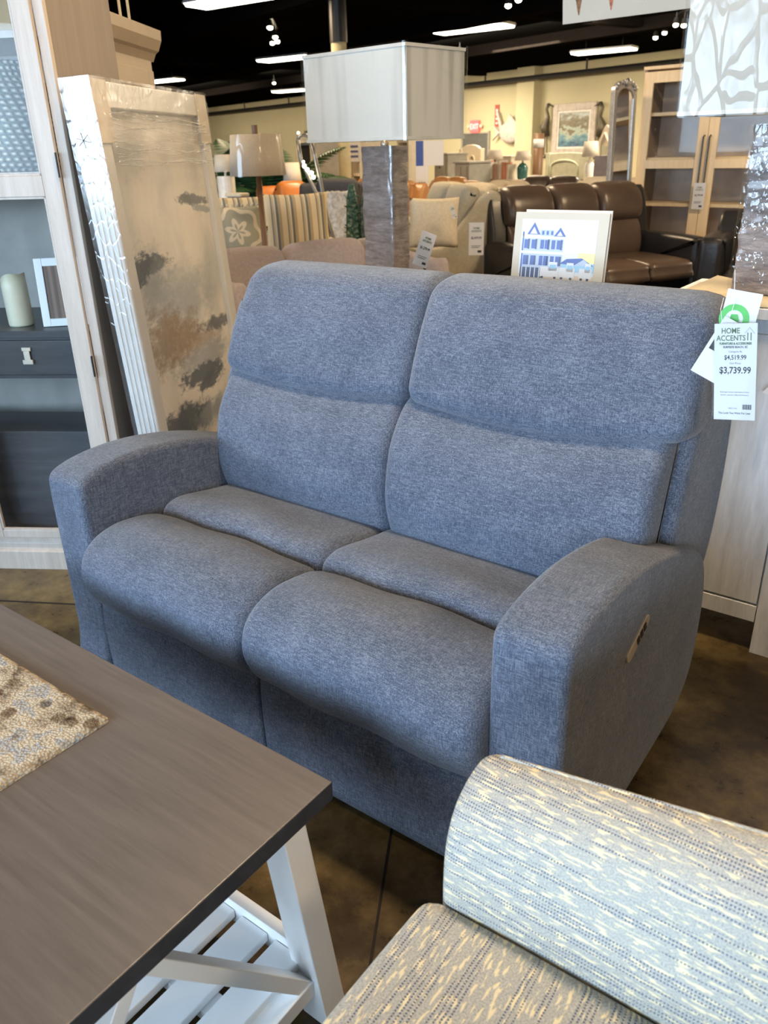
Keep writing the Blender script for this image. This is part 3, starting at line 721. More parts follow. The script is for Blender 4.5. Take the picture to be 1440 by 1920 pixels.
# ------------------------------------------------------------------ wrapped painting leaning on the cabinet
def painting():
    T = Vector((-.262, .522, 0)); dr = Vector((math.cos(R(28)), math.sin(R(28)), 0)); ht = 1.628; wd = .955
    B0 = T + dr*.09
    t = thing('leaning_painting', 'tall framed abstract painting wrapped in clear film leaning on the cabinet side', 'painting', (B0.x, B0.y, .001), rot=(-math.atan(.09/ht), 0, R(118)))
    # frame: moulding with a grooved outer side
    fr = MB(); e = .075; th = .080
    def side(x0, x1, z0, z1): fr.box(x0, 0, z0, x1, th, z1)
    side(0, e, 0, ht); side(wd-e, wd, 0, ht); side(e, wd-e, 0, e); side(e, wd-e, ht-e, ht)
    f = fr.build('frame', M['framewhite'], t, bevel=.006, seg=3)
    g = MB()
    for y in (.014, .032, .050, .066): g.box(-.004, y-.004, .03, .001, y+.004, ht-.20); g.box(wd-.001, y-.004, .03, wd+.004, y+.004, ht-.2)
    g.build('moulding_bead', M['framewhite'], f, bevel=.001)
    # canvas
    m, nt, b = newmat('abstract_canvas')
    tc = N(nt, 'ShaderNodeTexCoord'); sp = N(nt, 'ShaderNodeSeparateXYZ'); L(nt, tc.outputs['Object'], sp.inputs[0])
    X, Z = sp.outputs[0], sp.outputs[2]
    v = coords(nt, (3, 3, 3)); wob = noisetex(nt, v, 2.2, 5, .65); wob2 = noisetex(nt, coords(nt, (2.2, 2.2, 5)), 8, 6, .75)
    soft = noisetex(nt, v, .9, 4, .5)
    c = ramp(nt, soft, [(.34, (.78, .72, .64)), (.5, (.72, .68, .62)), (.64, (.54, .54, .52))])
    brush = noisetex(nt, coords(nt, (14, 14, 5)), 2, 5, .7)
    c = mixc(nt, .30, c, ramp(nt, brush, [(.3, (.75, .75, .75)), (.7, (1, 1, 1))]), 'MULTIPLY')
    def blob(cx, cz, rx, rz, ang, thr=.0, k=.9, soft_=.25):
        ca, sa = math.cos(R(ang)), math.sin(R(ang))
        dx = math_(nt, 'SUBTRACT', X, cx); dz = math_(nt, 'SUBTRACT', Z, cz)
        a = math_(nt, 'DIVIDE', math_(nt, 'ADD', math_(nt, 'MULTIPLY', dx, ca), math_(nt, 'MULTIPLY', dz, sa)), rx)
        q = math_(nt, 'DIVIDE', math_(nt, 'ADD', math_(nt, 'MULTIPLY', dx, -sa), math_(nt, 'MULTIPLY', dz, ca)), rz)
        d = math_(nt, 'ADD', math_(nt, 'MULTIPLY', a, a), math_(nt, 'MULTIPLY', q, q))
        d = math_(nt, 'ADD', math_(nt, 'SQRT', d), math_(nt, 'MULTIPLY', math_(nt, 'SUBTRACT', math_(nt, 'ADD', wob, math_(nt, 'MULTIPLY', wob2, 1.1)), 1.05), k*2.3))
        mr = N(nt, 'ShaderNodeMapRange'); L(nt, d, mr.inputs[0]); mr.inputs[1].default_value = 1-soft_; mr.inputs[2].default_value = 1+soft_; mr.inputs[3].default_value = 1; mr.inputs[4].default_value = 0
        return mr.outputs[0]
    navy = (.060, .085, .115); slate = (.30, .33, .355); brown = (.27, .20, .14)
    for (cx, cz, rx, rz, ang, col, op, sf) in (
        (.20, 1.00, .12, .11, 0, slate, .8, .5), (.14, 1.07, .085, .045, 20, navy, .95, .2), (.27, 1.08, .14, .026, 0, navy, .9, .2), (.30, .98, .09, .07, 40, slate, .6, .6),
        (.72, 1.262, .17, .020, -3, navy, .9, .2), (.82, 1.222, .10, .014, -8, slate, .95, .2), (.2, 1.45, .12, .07, 0, (.30, .33, .36), .55, .7), (.78, 1.42, .06, .15, 0, (.30, .33, .36), .45, .7),
        (.46, .91, .24, .10, 0, slate, .8, .6), (.24, .82, .15, .09, 0, brown, .9, .4), (.40, .80, .15, .07, 0, (.25, .18, .11), .85, .4), (.55, .76, .25, .05, 0, brown, .7, .5),
        (.80, .78, .22, .030, -3, navy, .85, .25), (.58, .68, .24, .05, 0, slate, .85, .4), (.52, .625, .22, .034, -4, navy, .95, .2), (.60, .585, .14, .03, 0, navy, .95, .2),
        (.32, .50, .27, .055, -6, navy, .95, .25), (.60, .46, .2, .05, 0, slate, .9, .4), (.20, .38, .2, .09, 0, navy, .9, .3), (.55, .30, .3, .06, 8, slate, .9, .4)):
        fac = math_(nt, 'MULTIPLY', blob(cx, cz, rx, rz, ang, soft_=sf), op); c = mixc(nt, fac, c, col)
    L(nt, c, b.inputs['Base Color']); b.inputs['Roughness'].default_value = .6
    MB().box(e-.002, .020, e-.002, wd-e+.002, .028, ht-e+.002).build('canvas', m, t)
    # card corner guards under the film
    for x0, x1 in ((-.003, .105), (wd-.105, wd+.003)):
        MB().box(x0, -.004, ht-.17, x1, -.001, ht+.002).build('card_corner', M['cardbeige'], t)
    # clear film wrapped round the whole frame
    mb = MB(); nx, nz = 26, 60; vs = []; fs = []
    for j in range(nz+1):
        for i in range(nx+1):
            x = -.006+(wd+.012)*i/nx; z = .01+(ht-.002)*j/nz
            y = -.008-.003*noise.noise((x*9, z*22 if z > ht-.3 else z*4, 1.7)) - (.004 if z > ht-.3 else .001)*noise.noise((x*30, z*30, 4))
            vs.append((x, y, z))
    for j in range(nz):
        for i in range(nx): a = j*(nx+1)+i; fs.append((a, a+1, a+nx+2, a+nx+1))
    mb.add(vs, fs); o = len(vs); vs = []; fs = []
    for j in range(nz+1):
        for i, y in enumerate((-.010, .02, .05, .088)):
            z = .01+(ht-.002)*j/nz; vs.append((-.0085-.0016*noise.noise((y*40, z*4, 2)), y, z))
    for j in range(nz):
        for i in range(3): a = j*4+i; fs.append((a, a+1, a+5, a+4))
    mb.add(vs, fs)
    vs = []; fs = []
    for i in range(nx+1):
        for k, y in enumerate((-.010, .02, .05, .088)):
            x = -.006+(wd+.012)*i/nx; vs.append((x, y, ht+.010+.012*noise.noise((x*14, y*40, 5))))
    for i in range(nx):
        for k in range(3): a = i*4+k; fs.append((a, a+1, a+5, a+4))
    mb.add(vs, fs)
    w1 = mb.build('plastic_wrap', M['filmfine'], t, smooth=True); w1['label'] = 'clear wrinkled stretch film'
    # bunched film strips across the top
    mb = MB()
    for k in range(15):
        z = ht-.085-k*.011+random.uniform(-.003, .003)
        pts = [(.07+(wd-.14)*i/12, -.013-random.uniform(0, .004), z+.006*math.sin(i*.9+k)+random.uniform(-.003, .003)-.02*(i/12)*(k % 3 == 0)) for i in range(13)]
        mb.tube(pts, random.uniform(.0006, .0016), 5)
    q = mb.build('bunched_film', M['filmthick'], w1, smooth=True)
    # pen mark on the guarded corner
    mb = MB()
    for a in (80, 20, 140): d = Vector((0, math.cos(R(a)), math.sin(R(a)))); p = Vector((-.013, .045, ht-.16)); mb.beam(p-d*.022, p+d*.022, .001, .003, (1, 0, 0))
    mb.build('pen_mark', M['ink'], t)
M['framewhite'] = plain('chalk_white_moulding', (.62, .61, .585), .45, var=.05); M['cardbeige'] = plain('card_guard', (.62, .55, .46), .8)
M['filmthick'] = glassy('bunched_clear_film', (.93, .93, .93), .35, .2, 1.0, 60, .01, .25, (.8, .8, .8))
painting()

# ------------------------------------------------------------------ washed sideboard behind the loveseat
SBZ = 1.02
def sideboard():
    t = thing('sideboard', 'tall whitewashed grey wood sideboard behind the loveseat', 'sideboard', (.85, 1.4, 0))
    x0, x1, y0, y1 = .39, 1.14, -.20, .22
    MB().box(x0, y0+.02, .11, x1, y1, SBZ-.03).build('body', M['sidewood'], t, bevel=.002)
    MB().box(x0-.02, y0-.015, SBZ-.03, x1+.02, y1+.005, SBZ).build('top', M['sidewood'], t, bevel=.003)
    st = [x0, .775, x1-.07]
    for x in st: MB().box(x, y0, 0, x+.075, y0+.055, SBZ-.03).build('leg', M['sidewood'], t, bevel=.002)
    for x in (x0, x1-.07): MB().box(x, y1-.05, 0, x+.07, y1-.001, .11).build('leg', M['sidewood'], t)
    for a, b in ((x0+.078, .772), (.853, x1-.073)):
        d = MB(); y = y0+.004; z0, z1 = .165, SBZ-.07
        MB().box(a, y0+.002, .105, b, y0+.019, .158).build('rail', M['sidewood'], t, bevel=.001)
        d = MB().box(a+.002, y, z0, b-.002, y+.015, z1).build('door', M['sidewood'], t, bevel=.002)
        MB().tube([(b-.03, y-.001, .62), (b-.03, y-.022, .62), (b-.03, y-.022, .74), (b-.03, y-.001, .74)], .004, 8).build('door_handle', M['nickel'], d)
sideboard()
def paper_wrap():
    m = plain('tan_kraft_paper', (.60, .50, .32), .6, bumps=.3)
    mb = MB(); vs = []; fs = []; nx, ny = 26, 16
    for j in range(ny+1):
        for i in range(nx+1):
            x = 1.25+.72*i/nx; y = 1.19+.42*j/ny
            z = SBZ+.006+.018*abs(noise.noise((x*9, y*14, 3)))+.006*abs(noise.noise((x*30, y*30, 1)))
            if i in (0, nx) or j in (0, ny): z = SBZ+.002
            if 1.2 < x < 1.7 and 1.28 < y < 1.52: z = SBZ+.004
            vs.append((x, y, z))
    for j in range(ny):
        for i in range(nx): a = j*(nx+1)+i; fs.append((a, a+1, a+nx+2, a+nx+1))
    o = mb.add(vs, fs).build('packing_paper', m, smooth=True, solid=-.001)
    tag(o, 'crumpled tan packing paper lying on the sideboard under the right lamp', 'packing paper')
paper_wrap()
def hanging_bag():
    mb = MB(); vs = []; fs = []; nx, nz = 12, 30
    for j in range(nz+1):
        for i in range(nx+1):
            z = SBZ+.03-.36*j/nz; x = 1.57+.16*i/nx+.02*math.sin(z*20)+(.0 if j < 20 else (j-20)*.004)
            y = 1.178-.012*abs(noise.noise((x*20, z*9, 2)))-.004*math.sin(x*80)
            if j == 0: y = 1.20
            vs.append((x, y, z))
    for j in range(nz):
        for i in range(nx): a = j*(nx+1)+i; fs.append((a, a+1, a+nx+2, a+nx+1))
    t = thing('plastic_bag', 'clear plastic bag sheet hanging down the front of the whitewashed sideboard', 'plastic bag')
    mb.add(vs, fs).build('sheet', M['film'], t, smooth=True)
    mb = MB(); mb.tube([(1.56, 1.165, .83), (1.60, 1.155, .86), (1.66, 1.15, .885), (1.74, 1.14, .90)], [.006, .012, .010, .012], 7)
    mb.build('twisted_end', M['filmthick'], t, smooth=True)
    MB().add([(1.545, 1.160, .81), (1.585, 1.155, .80), (1.60, 1.155, .825), (1.565, 1.160, .84)], [(0, 1, 2, 3)]).build('sticker', M['paper'], t, solid=.001)
hanging_bag()

# ------------------------------------------------------------------ two big table lamps with box shades
def shade_mat():
    m, nt, b = newmat('linen_shade'); v = coords(nt)
    st = noisetex(nt, coords(nt, (16, 16, 1.2), (0, R(14), 0)), 1.0, 1, .3)
    L(nt, ramp(nt, st, [(.40, (.34, .34, .31)), (.53, (.48, .48, .445))]), b.inputs['Base Color']); b.inputs['Roughness'].default_value = .8
    b.inputs['Transmission Weight'].default_value = 0
    bump(nt, b, noisetex(nt, coords(nt, (400, 400, 400)), 1, 1), .2, .001); return m
M['shade'] = shade_mat()
M['greyshade'] = plain('grey_linen_shade', (.36, .36, .33), .85, var=.05)
def bark():
    m, nt, b = newmat('glazed_bark'); v = coords(nt, (12, 12, 40))
    f = noisetex(nt, v, 1, 6, .7)
    L(nt, ramp(nt, f, [(.32, (.085, .065, .060)), (.5, (.19, .155, .145)), (.7, (.34, .29, .27))]), b.inputs['Base Color']); b.inputs['Roughness'].default_value = .28
    b.inputs['Coat Weight'].default_value = .6; b.inputs['Coat Roughness'].default_value = .08
    bump(nt, b, f, .8, .012); return m
M['bark'] = bark()
def box_lamp(label, loc, rz, sw, sd, zb, zt, cw, cdp, ct, wr, SBZ=SBZ):
    t = thing('table_lamp', label, 'lamp', (loc[0], loc[1], SBZ+(.008 if wr else .0)), rz)
    s0 = SBZ+(.008 if wr else 0); zb -= s0; zt -= s0; ct -= s0
    # textured block body
    mb = MB(); vs = []; fs = []; per = 12; rows = 40
    def ring(z, k):
        out = []; P_ = rslab(0, 0, cw, cdp, 0, 0, .010, 4)
        res = []
        for i in range(len(P_)):
            p, q = Vector(P_[i]), Vector(P_[(i+1) % len(P_)])
            m_ = 6 if (q-p).length > .02 else 1
            for j in range(m_): res.append(p.lerp(q, j/m_))
        for p in res:
            e = 1+.055*noise.noise((p.x*22, p.y*22, z*38+k))+.03*noise.noise((p.x*60, p.y*60, z*70))
            out.append((p.x*e, p.y*e, z))
        return out
    rr = [ring(ct*i/rows, loc[0]) for i in range(rows+1)]; n = len(rr[0])
    for r_ in rr: vs += r_
    for i in range(rows):
        for k in range(n): fs.append((i*n+k, i*n+(k+1) % n, (i+1)*n+(k+1) % n, (i+1)*n+k))
    fs.append(tuple(range(n-1, -1, -1))); fs.append(tuple(range(rows*n, rows*n+n)))
    body = mb.add(vs, fs).build('base', M['bark'], t, smooth=True)
    e = .006; mb = MB(); P_ = rslab(0, 0, cw+.02, cdp+.02, 0, 0, .012, 3); n = len(P_); vs = []; fs = []
    for i in range(25):
        for k, p in enumerate(P_):
            q = 1+.03*noise.noise((p[0]*30, p[1]*30, i*.6)); vs.append((p[0]*q, p[1]*q, .004+(ct-.002)*i/24))
    for i in range(24):
        for k in range(n): fs.append((i*n+k, i*n+(k+1) % n, (i+1)*n+(k+1) % n, (i+1)*n+k))
    mb.add(vs, fs).build('plastic_sleeve', M['film'] if wr else M['film1'], body, smooth=True)
    MB().lathe([(.014, 0), (.016, .01), (.008, .018), (.008, zt-ct-.02)], (0, 0, ct), 14).build('neck', M['nickel'], t, smooth=True)
    MB().lathe([(.006, 0), (.013, .01), (.016, .022), (.010, .034), (.002, .040)], (0, 0, zt-.02), 16).build('finial', M['nickel'], t, smooth=True)
    # hollow box shade with hemmed edges, the top and bottom open
    sh = MB(); th = .004
    for sx, sy, ex, ey in ((0, -1, sw/2, th), (0, 1, sw/2, th), (-1, 0, th, sd/2), (1, 0, th, sd/2)):
        cx, cy = sx*sw/2, sy*sd/2; sh.box(cx-ex, cy-ey+(.0), zb, cx+ex, cy+ey, zt)
    S = sh.build('shade', M['greyshade'] if wr else M['shade'], t)
    h = MB()
    for z in (zb, zt-.010):
        for sy in (-1, 1): h.box(-sw/2-th-.001, sy*(sd/2+th)-.0015, z, sw/2+th+.001, sy*(sd/2+th)+.0015, z+.010)
        for sx in (-1, 1): h.box(sx*(sw/2+th)-.0015, -sd/2-th, z, sx*(sw/2+th)+.0015, sd/2+th, z+.010)
    h.build('hem', M['shadehem'], S)
    MB().tube([(-sw/2, 0, zt-.03), (sw/2, 0, zt-.03)], .002, 6).tube([(0, -sd/2, zt-.03), (0, sd/2, zt-.03)], .002, 6).build('spider', M['nickel'], S)
    # loose wrinkled film round the shade
    mb = MB(); P_ = rslab(0, 0, sw+.026, sd+.026, 0, 0, .006, 1); res = []
    for i in range(len(P_)):
        p, q = Vector(P_[i]), Vector(P_[(i+1) % len(P_)]); m_ = max(1, int((q-p).length/.012))
        for j in range(m_): res.append(p.lerp(q, j/m_))
    n = len(res); rows = 24; vs = []; fs = []
    for i in range(rows+1):
        z = zb-.004+(zt-zb+.008)*i/rows
        for p in res:
            q = 1+.006*noise.noise((p.x*14+z*6, p.y*14, z*7+loc[0]))+.002*abs(noise.noise((p.x*40-z*30, p.y*40, z*22))); vs.append((p.x*q, p.y*q, z))
    for i in range(rows):
        for k in range(n): fs.append((i*n+k, i*n+(k+1) % n, (i+1)*n+(k+1) % n, (i+1)*n+k))
    o = mb.add(vs, fs).build('plastic_wrap', M['film2'] if wr else M['film1'], S, smooth=True)
    return t
CTZ = .86
def console_table():
    t = thing('console_table', 'plain grey wood console table standing hidden behind the loveseat under the left lamp', 'console table', (.50, 1.42, 0))
    MB().box(-.72, -.19, CTZ-.03, .66, .19, CTZ).build('top', M['sidewood'], t, bevel=.003)
    MB().box(-.70, -.17, CTZ-.11, .64, .17, CTZ-.031).build('apron', M['sidewood'], t)
    for x in (-.70, .59):
        for y in (-.17, .12): MB().box(x, y, 0, x+.05, y+.05, CTZ-.111).build('leg', M['sidewood'], t)
console_table()
M['shadehem'] = plain('shade_hem', (.46, .46, .43), .8)
M['film2'] = glassy('crinkled_film', (.985, .985, .985), .05, .24, .8, 15, .05)
M['film1'] = glassy('loose_film', (.99, .99, .99), .05, .10, .5, 7, .02)
rz = R(-6)
c = Vector((.318, 1.291, 0)) + Matrix.Rotation(rz, 3, 'Z') @ Vector((-.235, .15, 0))
box_lamp('table lamp with smooth white box shade and grey bark block base behind the loveseat', (c.x, c.y), rz, .47, .30, 1.445, 1.722, .150, .095, 1.428, False, SBZ=CTZ)
box_lamp('table lamp with crinkled film over its box shade, at the right edge of the picture', (1.455, 1.40), rz, .47, .30, 1.478, 1.76, .150, .10, 1.452, True)

# ------------------------------------------------------------------ card with a picture of a building
def photo_card():
    Y = 1.27; z0 = CTZ
    x0, x1 = .715, 1.03
    t = thing('framed_picture', 'cream matted picture of a blue three-storey building standing on the sideboard', 'picture', ((x0+x1)/2, Y, z0+.001), rot=(R(-7), 0, R(2)))
    w, h = .302, .372
    MB().box(-w/2, 0, 0, w/2, .006, h).build('mat_board', M['mat'], t, bevel=.001)
    MB().box(-w/2+.030, .008, 0, w/2+.004, .013, h+.008).build('backing_board', M['mat2'], t, bevel=.001)
    cols = {'sky': (.54, .58, .62), 'blue': (.06, .10, .30), 'light': (.36, .42, .56), 'win': (.05, .07, .16), 'wht': (.56, .58, .60), 'gnd': (.55, .45, .33), 'yel': (.70, .62, .25), 'teal': (.25, .45, .60), 'dk': (.04, .05, .07)}
    ks = list(cols); mb = MB(); a, b = -.126, .120; c0, c1 = .165, .352
    def q(x, z, X, Z, k, e=0): mb.box(a+x*(b-a), -.0006-e, c0+z*(c1-c0), a+X*(b-a), -.0001, c0+Z*(c1-c0), ks.index(k))
    def tri(p, k, e=0): mb.prism([(a+x*(b-a), c0+z*(c1-c0)) for x, z in p], -.0006-e, -.0002, 'y', ks.index(k))
    q(0, 0, 1, 1, 'sky'); q(0, 0, 1, .14, 'gnd', .0002)
    q(.02, .24, .58, .74, 'light', .0003); q(.02, .24, .04, .80, 'blue', .0004); q(.02, .70, .58, .76, 'wht', .0004); q(.02, .46, .58, .50, 'wht', .0005)
    for x in (.05, .15, .27, .33, .42, .49): q(x, .54, x+.05, .68, 'blue', .0006); q(x, .28, x+.05, .43, 'blue', .0006)
    for x in (.10, .20, .37, .54): q(x, .53, x+.025, .69, 'win', .0006); q(x, .28, x+.025, .43, 'win', .0006)
    tri([(.08, .76), (.26, .76), (.17, .95)], 'blue', .0007); tri([(.12, .77), (.22, .77), (.17, .88)], 'wht', .0008)
    tri([(.44, .74), (.60, .74), (.52, .88)], 'blue', .0007); tri([(.48, .75), (.56, .75), (.52, .82)], 'wht', .0008); q(.26, .74, .44, .84, 'light', .0005)
    for x in (.28, .34, .40): q(x, .76, x+.03, .82, 'blue', .0006)
    q(.02, .08, .32, .24, 'win', .0005)
    for x in (.04, .10, .16, .22, .28): q(x, .08, x+.012, .24, 'wht', .0006)
    q(.78, .30, 1, .50, 'yel', .0003); q(.58, .20, 1, .34, 'teal', .0004); tri([(.55, .32), (1.0, .30), (.84, .42), (.64, .40)], 'blue', .0005); tri([(.74, .30), (.98, .30), (.86, .40)], 'light', .0006)
    for x, wd in ((.30, .25), (.56, .2), (.82, .16)):
        q(x, .10, x+wd, .26, 'wht', .0008); q(x+wd*.45, .20, x+wd*.9, .34, 'wht', .0008); q(x+wd*.5, .24, x+wd*.85, .30, 'teal', .0010); q(x+.02, .06, x+.05, .11, 'dk', .001); q(x+wd-.06, .06, x+wd-.03, .11, 'dk', .001)
    mats = [plain('print_'+k, v, .4, var=.03, scale=120) for k, v in cols.items()]
    o = mb.build('picture_print', mats, t); o['label'] = 'printed picture of a blue house with trucks'
M['mat'] = plain('cream_mat_board', (.50, .46, .38), .6, var=.03); M['mat2'] = plain('pale_mat_board', (.58, .56, .50), .6, var=.02)
photo_card()
# BGSTART

# ================================================================== the hall behind the loveseat
def soft(name, col, var=.10, sc=60, rough=.9):
    m, nt, b = newmat(name); v = coords(nt); f = noisetex(nt, v, sc, 3)
    L(nt, ramp(nt, f, [(.3, [x*(1-var) for x in col]), (.7, [min(1, x*(1+var)) for x in col])]), b.inputs['Base Color'])
    b.inputs['Roughness'].default_value = rough; b.inputs['Specular IOR Level'].default_value = .2
    bump(nt, b, f, .2, .002); return m
def leather(name, col):
    m, nt, b = newmat(name); v = coords(nt); f = noisetex(nt, v, 3, 3)
    L(nt, ramp(nt, f, [(.3, [x*.85 for x in col]), (.7, [x*1.2 for x in col])]), b.inputs['Base Color'])
    b.inputs['Roughness'].default_value = .33; bump(nt, b, noisetex(nt, coords(nt, (9, 9, 9)), 1, 4), .3, .01); return m
def stripes(name, cols, period, axis=0, rough=.9):
    m, nt, b = newmat(name); tc = N(nt, 'ShaderNodeTexCoord'); sp = N(nt, 'ShaderNodeSeparateXYZ'); L(nt, tc.outputs['Object'], sp.inputs[0])
    f = math_(nt, 'FRACT', math_(nt, 'MULTIPLY', sp.outputs[axis], 1/period))
    r = N(nt, 'ShaderNodeValToRGB'); r.color_ramp.interpolation = 'CONSTANT'; e = r.color_ramp.elements
    e[0].position = 0; e[0].color = rgba(cols[0][1]); e[1].position = cols[1][0]; e[1].color = rgba(cols[1][1])
    for p, c in cols[2:]: q = e.new(p); q.color = rgba(c)
    L(nt, f, r.inputs[0]); L(nt, r.outputs[0], b.inputs['Base Color']); b.inputs['Roughness'].default_value = rough; return m
M['lilac'] = soft('lilac_grey_cloth', (.40, .35, .36)); M['beige'] = soft('beige_cloth', (.46, .39, .29)); M['taupe'] = soft('taupe_cloth', (.36, .32, .25))
M['greige'] = soft('grey_green_cloth', (.37, .34, .27)); M['cream'] = soft('cream_cloth', (.66, .58, .44)); M['brownleather'] = leather('brown_leather', (.075, .052, .040))
M['blackleather'] = leather('black_leather', (.016, .016, .019)); M['tanleather'] = leather('tan_leather_seat', (.42, .20, .07)); M['orange'] = leather('orange_leather', (.52, .17, .035))
M['charc'] = soft('charcoal_cloth', (.07, .07, .075)); M['walnut'] = wood('walnut', (.13, .065, .03), (.22, .12, .06), .45, (1, 1, 12), 6)
M['creampaint'] = plain('cream_paint', (.70, .62, .48), .45, var=.04); M['lampcloth'] = soft('lamp_cloth', (.70, .63, .52), .05, 90)

def cushion_mb(w, h, t, n=14, squash=0):
    mb = MB(); vs = []; fs = []
    for s in (1, -1):
        for j in range(n+1):
            for i in range(n+1):
                u, v = 2*i/n-1, 2*j/n-1
                k = (max(0, 1-abs(u)**2.4)*max(0, 1-abs(v)**2.4))**.5
                pin = 1-.07*(1-abs(v)**2)*abs(u)**3*0
                x = u*w/2*(1-.06*(1-v*v)*abs(u)); z = v*h/2*(1-.06*(1-u*u)*abs(v))
                vs.append((x*pin, -s*k*t/2, z))
    m = (n+1)**2
    for j in range(n):
        for i in range(n):
            a = j*(n+1)+i; fs.append((a, a+1, a+n+2, a+n+1)); fs.append((m+a, m+a+n+1, m+a+n+2, m+a+1))
    mb.add(vs, fs); return mb
def throw_pillow(name, label, loc, rz, w, h, t, mat, tilt=-14, group=None, roll=0):
    o = cushion_mb(w, h, t).build(name, mat, smooth=True, weld=True)
    o.location = loc; o.rotation_euler = (R(tilt), R(roll), rz); return tag(o, label, 'pillow', group)
def bg_sofa(name, label, cat, loc, rz, w, n, mat, H=1.0, arm_h=.62, dep=.95, aw=.22, split=False, armmat=None, group=None, slope=False, curve=False, head=False):
    # sits facing its own -y, its base centre at loc
    t = thing(name, label, cat, loc, rz, group); am = armmat or mat
    y0, y1 = -dep/2, dep/2
    if slope: ap = [(y0, .05), (y0-.005, .45), (y0+.04, arm_h), (y0+.12, arm_h+.02), (0, (arm_h+H)/2), (y1-.22, H-.01), (y1-.05, H-.03), (y1, H-.15), (y1, .3), (y1-.02, .05), (0, .04)]
    elif curve: ap = [(y0+.03, .05), (y0, .40), (y0+.01, arm_h-.04), (y0+.08, arm_h), (y0+.3, arm_h-.02), (y0+.5, arm_h+.02), (y1-.16, H-.10), (y1-.02, H-.03), (y1+.06, H-.16), (y1+.04, .5), (y1-.03, .06), (0, .04)]
    else: ap = [(y0, .05), (y0-.01, .3), (y0-.005, arm_h-.05), (y0+.05, arm_h), (0, arm_h+.01), (y1-.12, arm_h-.01), (y1-.03, arm_h-.1), (y1-.02, .3), (y1-.05, .05), (0, .04)]
    for s in (-1, 1): pad(min(s*w/2, s*(w/2-aw)), max(s*w/2, s*(w/2-aw)), ap, rx=.05, per=3, nx=3, ny=3, puff=.008).build('armrest', am, t, smooth=True)
    MB().box(-w/2+aw, y0+.08, .06, w/2-aw, y1-.10, .30).build('base', am, t, bevel=.01)
    pad(-w/2+(0.02 if not slope and not curve else aw), w/2-(0.02 if not slope and not curve else aw), [(y1-.25, .28), (y1-.22, .7), (y1-.12, H-.05), (y1-.03, H-.07), (y1, .7), (y1-.02, .2), (y1-.14, .15)], rx=.04, per=3, nx=3, ny=3).build('back_panel', am, t, smooth=True)
    iw = w-2*aw
    for k in range(n):
        a = -iw/2+iw*k/n+.004; b = -iw/2+iw*(k+1)/n-.004
        pad(a, b, [(y0-.01, .32), (y0-.03, .40), (y0+.03, .465), (0, .475), (y1-.25, .455), (y1-.22, .36), (0, .30)], rx=.04, per=3, nx=6, ny=3, puff=.012).build('seat_cushion', mat, t, smooth=True)
        if head:
            pad(a, b, [(y1-.30, .44), (y1-.34, .55), (y1-.31, .68), (y1-.25, H-.30), (y1-.18, H-.27), (y1-.14, .6)], rx=.05, per=3, nx=6, ny=4, puff=.012).build('back_cushion', mat, t, smooth=True)
            pad(a-.012 if k == 0 else a, b+.012 if k == n-1 else b, [(y1-.24, H-.31), (y1-.30, H-.24), (y1-.27, H-.10), (y1-.17, H-.01), (y1-.05, H), (y1+.02, H-.08), (y1, H-.25), (y1-.12, H-.32)], rx=.06, per=3, nx=6, ny=4, puff=.015).build('headrest', mat, t, smooth=True)
        else:
            pad(a, b, [(y1-.30, .44), (y1-.36, .55), (y1-.33, .75), (y1-.25, H-.02), (y1-.17, H), (y1-.10, H-.05), (y1-.10, .7), (y1-.14, .46)], rx=.07, per=3, nx=6, ny=4, puff=.02).build('back_cushion', mat, t, smooth=True)
    return t
FWD = GA + R(90)                       # rotation of a piece whose front looks along the hall's +u

# lilac grey sofa, its back and sloped arm rising over the loveseat
e = atz(668, 447, .90); far = Vector((e.x, e.y, 0))
cs = far - gv*.60 + gu*.36
t = bg_sofa('fabric_sofa', 'lilac-grey cloth sofa with loose back cushions just behind the loveseat', 'sofa', (cs.x, cs.y), FWD, 1.48, 2, M['lilac'], H=.905, arm_h=.80, slope=True, aw=.17, dep=.9)
def small_tag(label, p, rz, w=.075, h=.15, price='$1,279.99', roll=0, group=None):
    g = thing('price_tag', label, 'price tag', tuple(p), rot=(0, R(roll), rz), group=group)
    MB().box(-w/2, -.001, -h/2, w/2, .001, h/2).build('card', M['paper'], g)
    mb = MB(); f = lambda s, z, size, mi=0: text_into(mb, s, size, TX(0, -.0018, z), mi, .0004, .85)
    f('HOME', h*.30, h*.085, 1); f('ACCENTS', h*.21, h*.085, 1); f(price, 0, h*.10); mb.box(-w*.32, -.002, -h*.22, w*.30, -.0016, -h*.205); mb.box(-w*.32, -.002, -h*.27, w*.2, -.0016, -h*.255); mb.box(w*.1, -.002, -h*.42, w*.36, -.0016, -h*.35)
    mb.build('print', [M['ink'], M['greenink']], g); return g
def facecam(p, extra=0): return math.atan2(CAM.y-p[1], CAM.x-p[0])+PI/2+extra
p = at(796, 468, 3.75); small_tag('white price tag hanging tilted on the arm of the lilac-grey sofa', p, facecam(p, .5), .075, .15, roll=22)

# leather reclining sofa facing the hall's right
a = atz(925, 364, 1.03); b = atz(1158, 343, 1.07)
d = (Vector((b.x, b.y, 0))-Vector((a.x, a.y, 0))); ln = d.length; ang = math.atan2(d.y, d.x)-PI/2
u_ = Vector((math.cos(ang), math.sin(ang), 0)); v_ = Vector((-math.sin(ang), math.cos(ang), 0))
wd = ln+.42; c = Vector(((a.x+b.x)/2, (a.y+b.y)/2, 0))+u_*.40+v_*.12
bg_sofa('leather_sofa', 'dark brown leather reclining sofa with three headrests and black sides', 'sofa', (c.x, c.y), ang+R(90), wd, 3, M['brownleather'], H=1.07, arm_h=.64, dep=1.0, aw=.16, armmat=M['blackleather'], head=True)
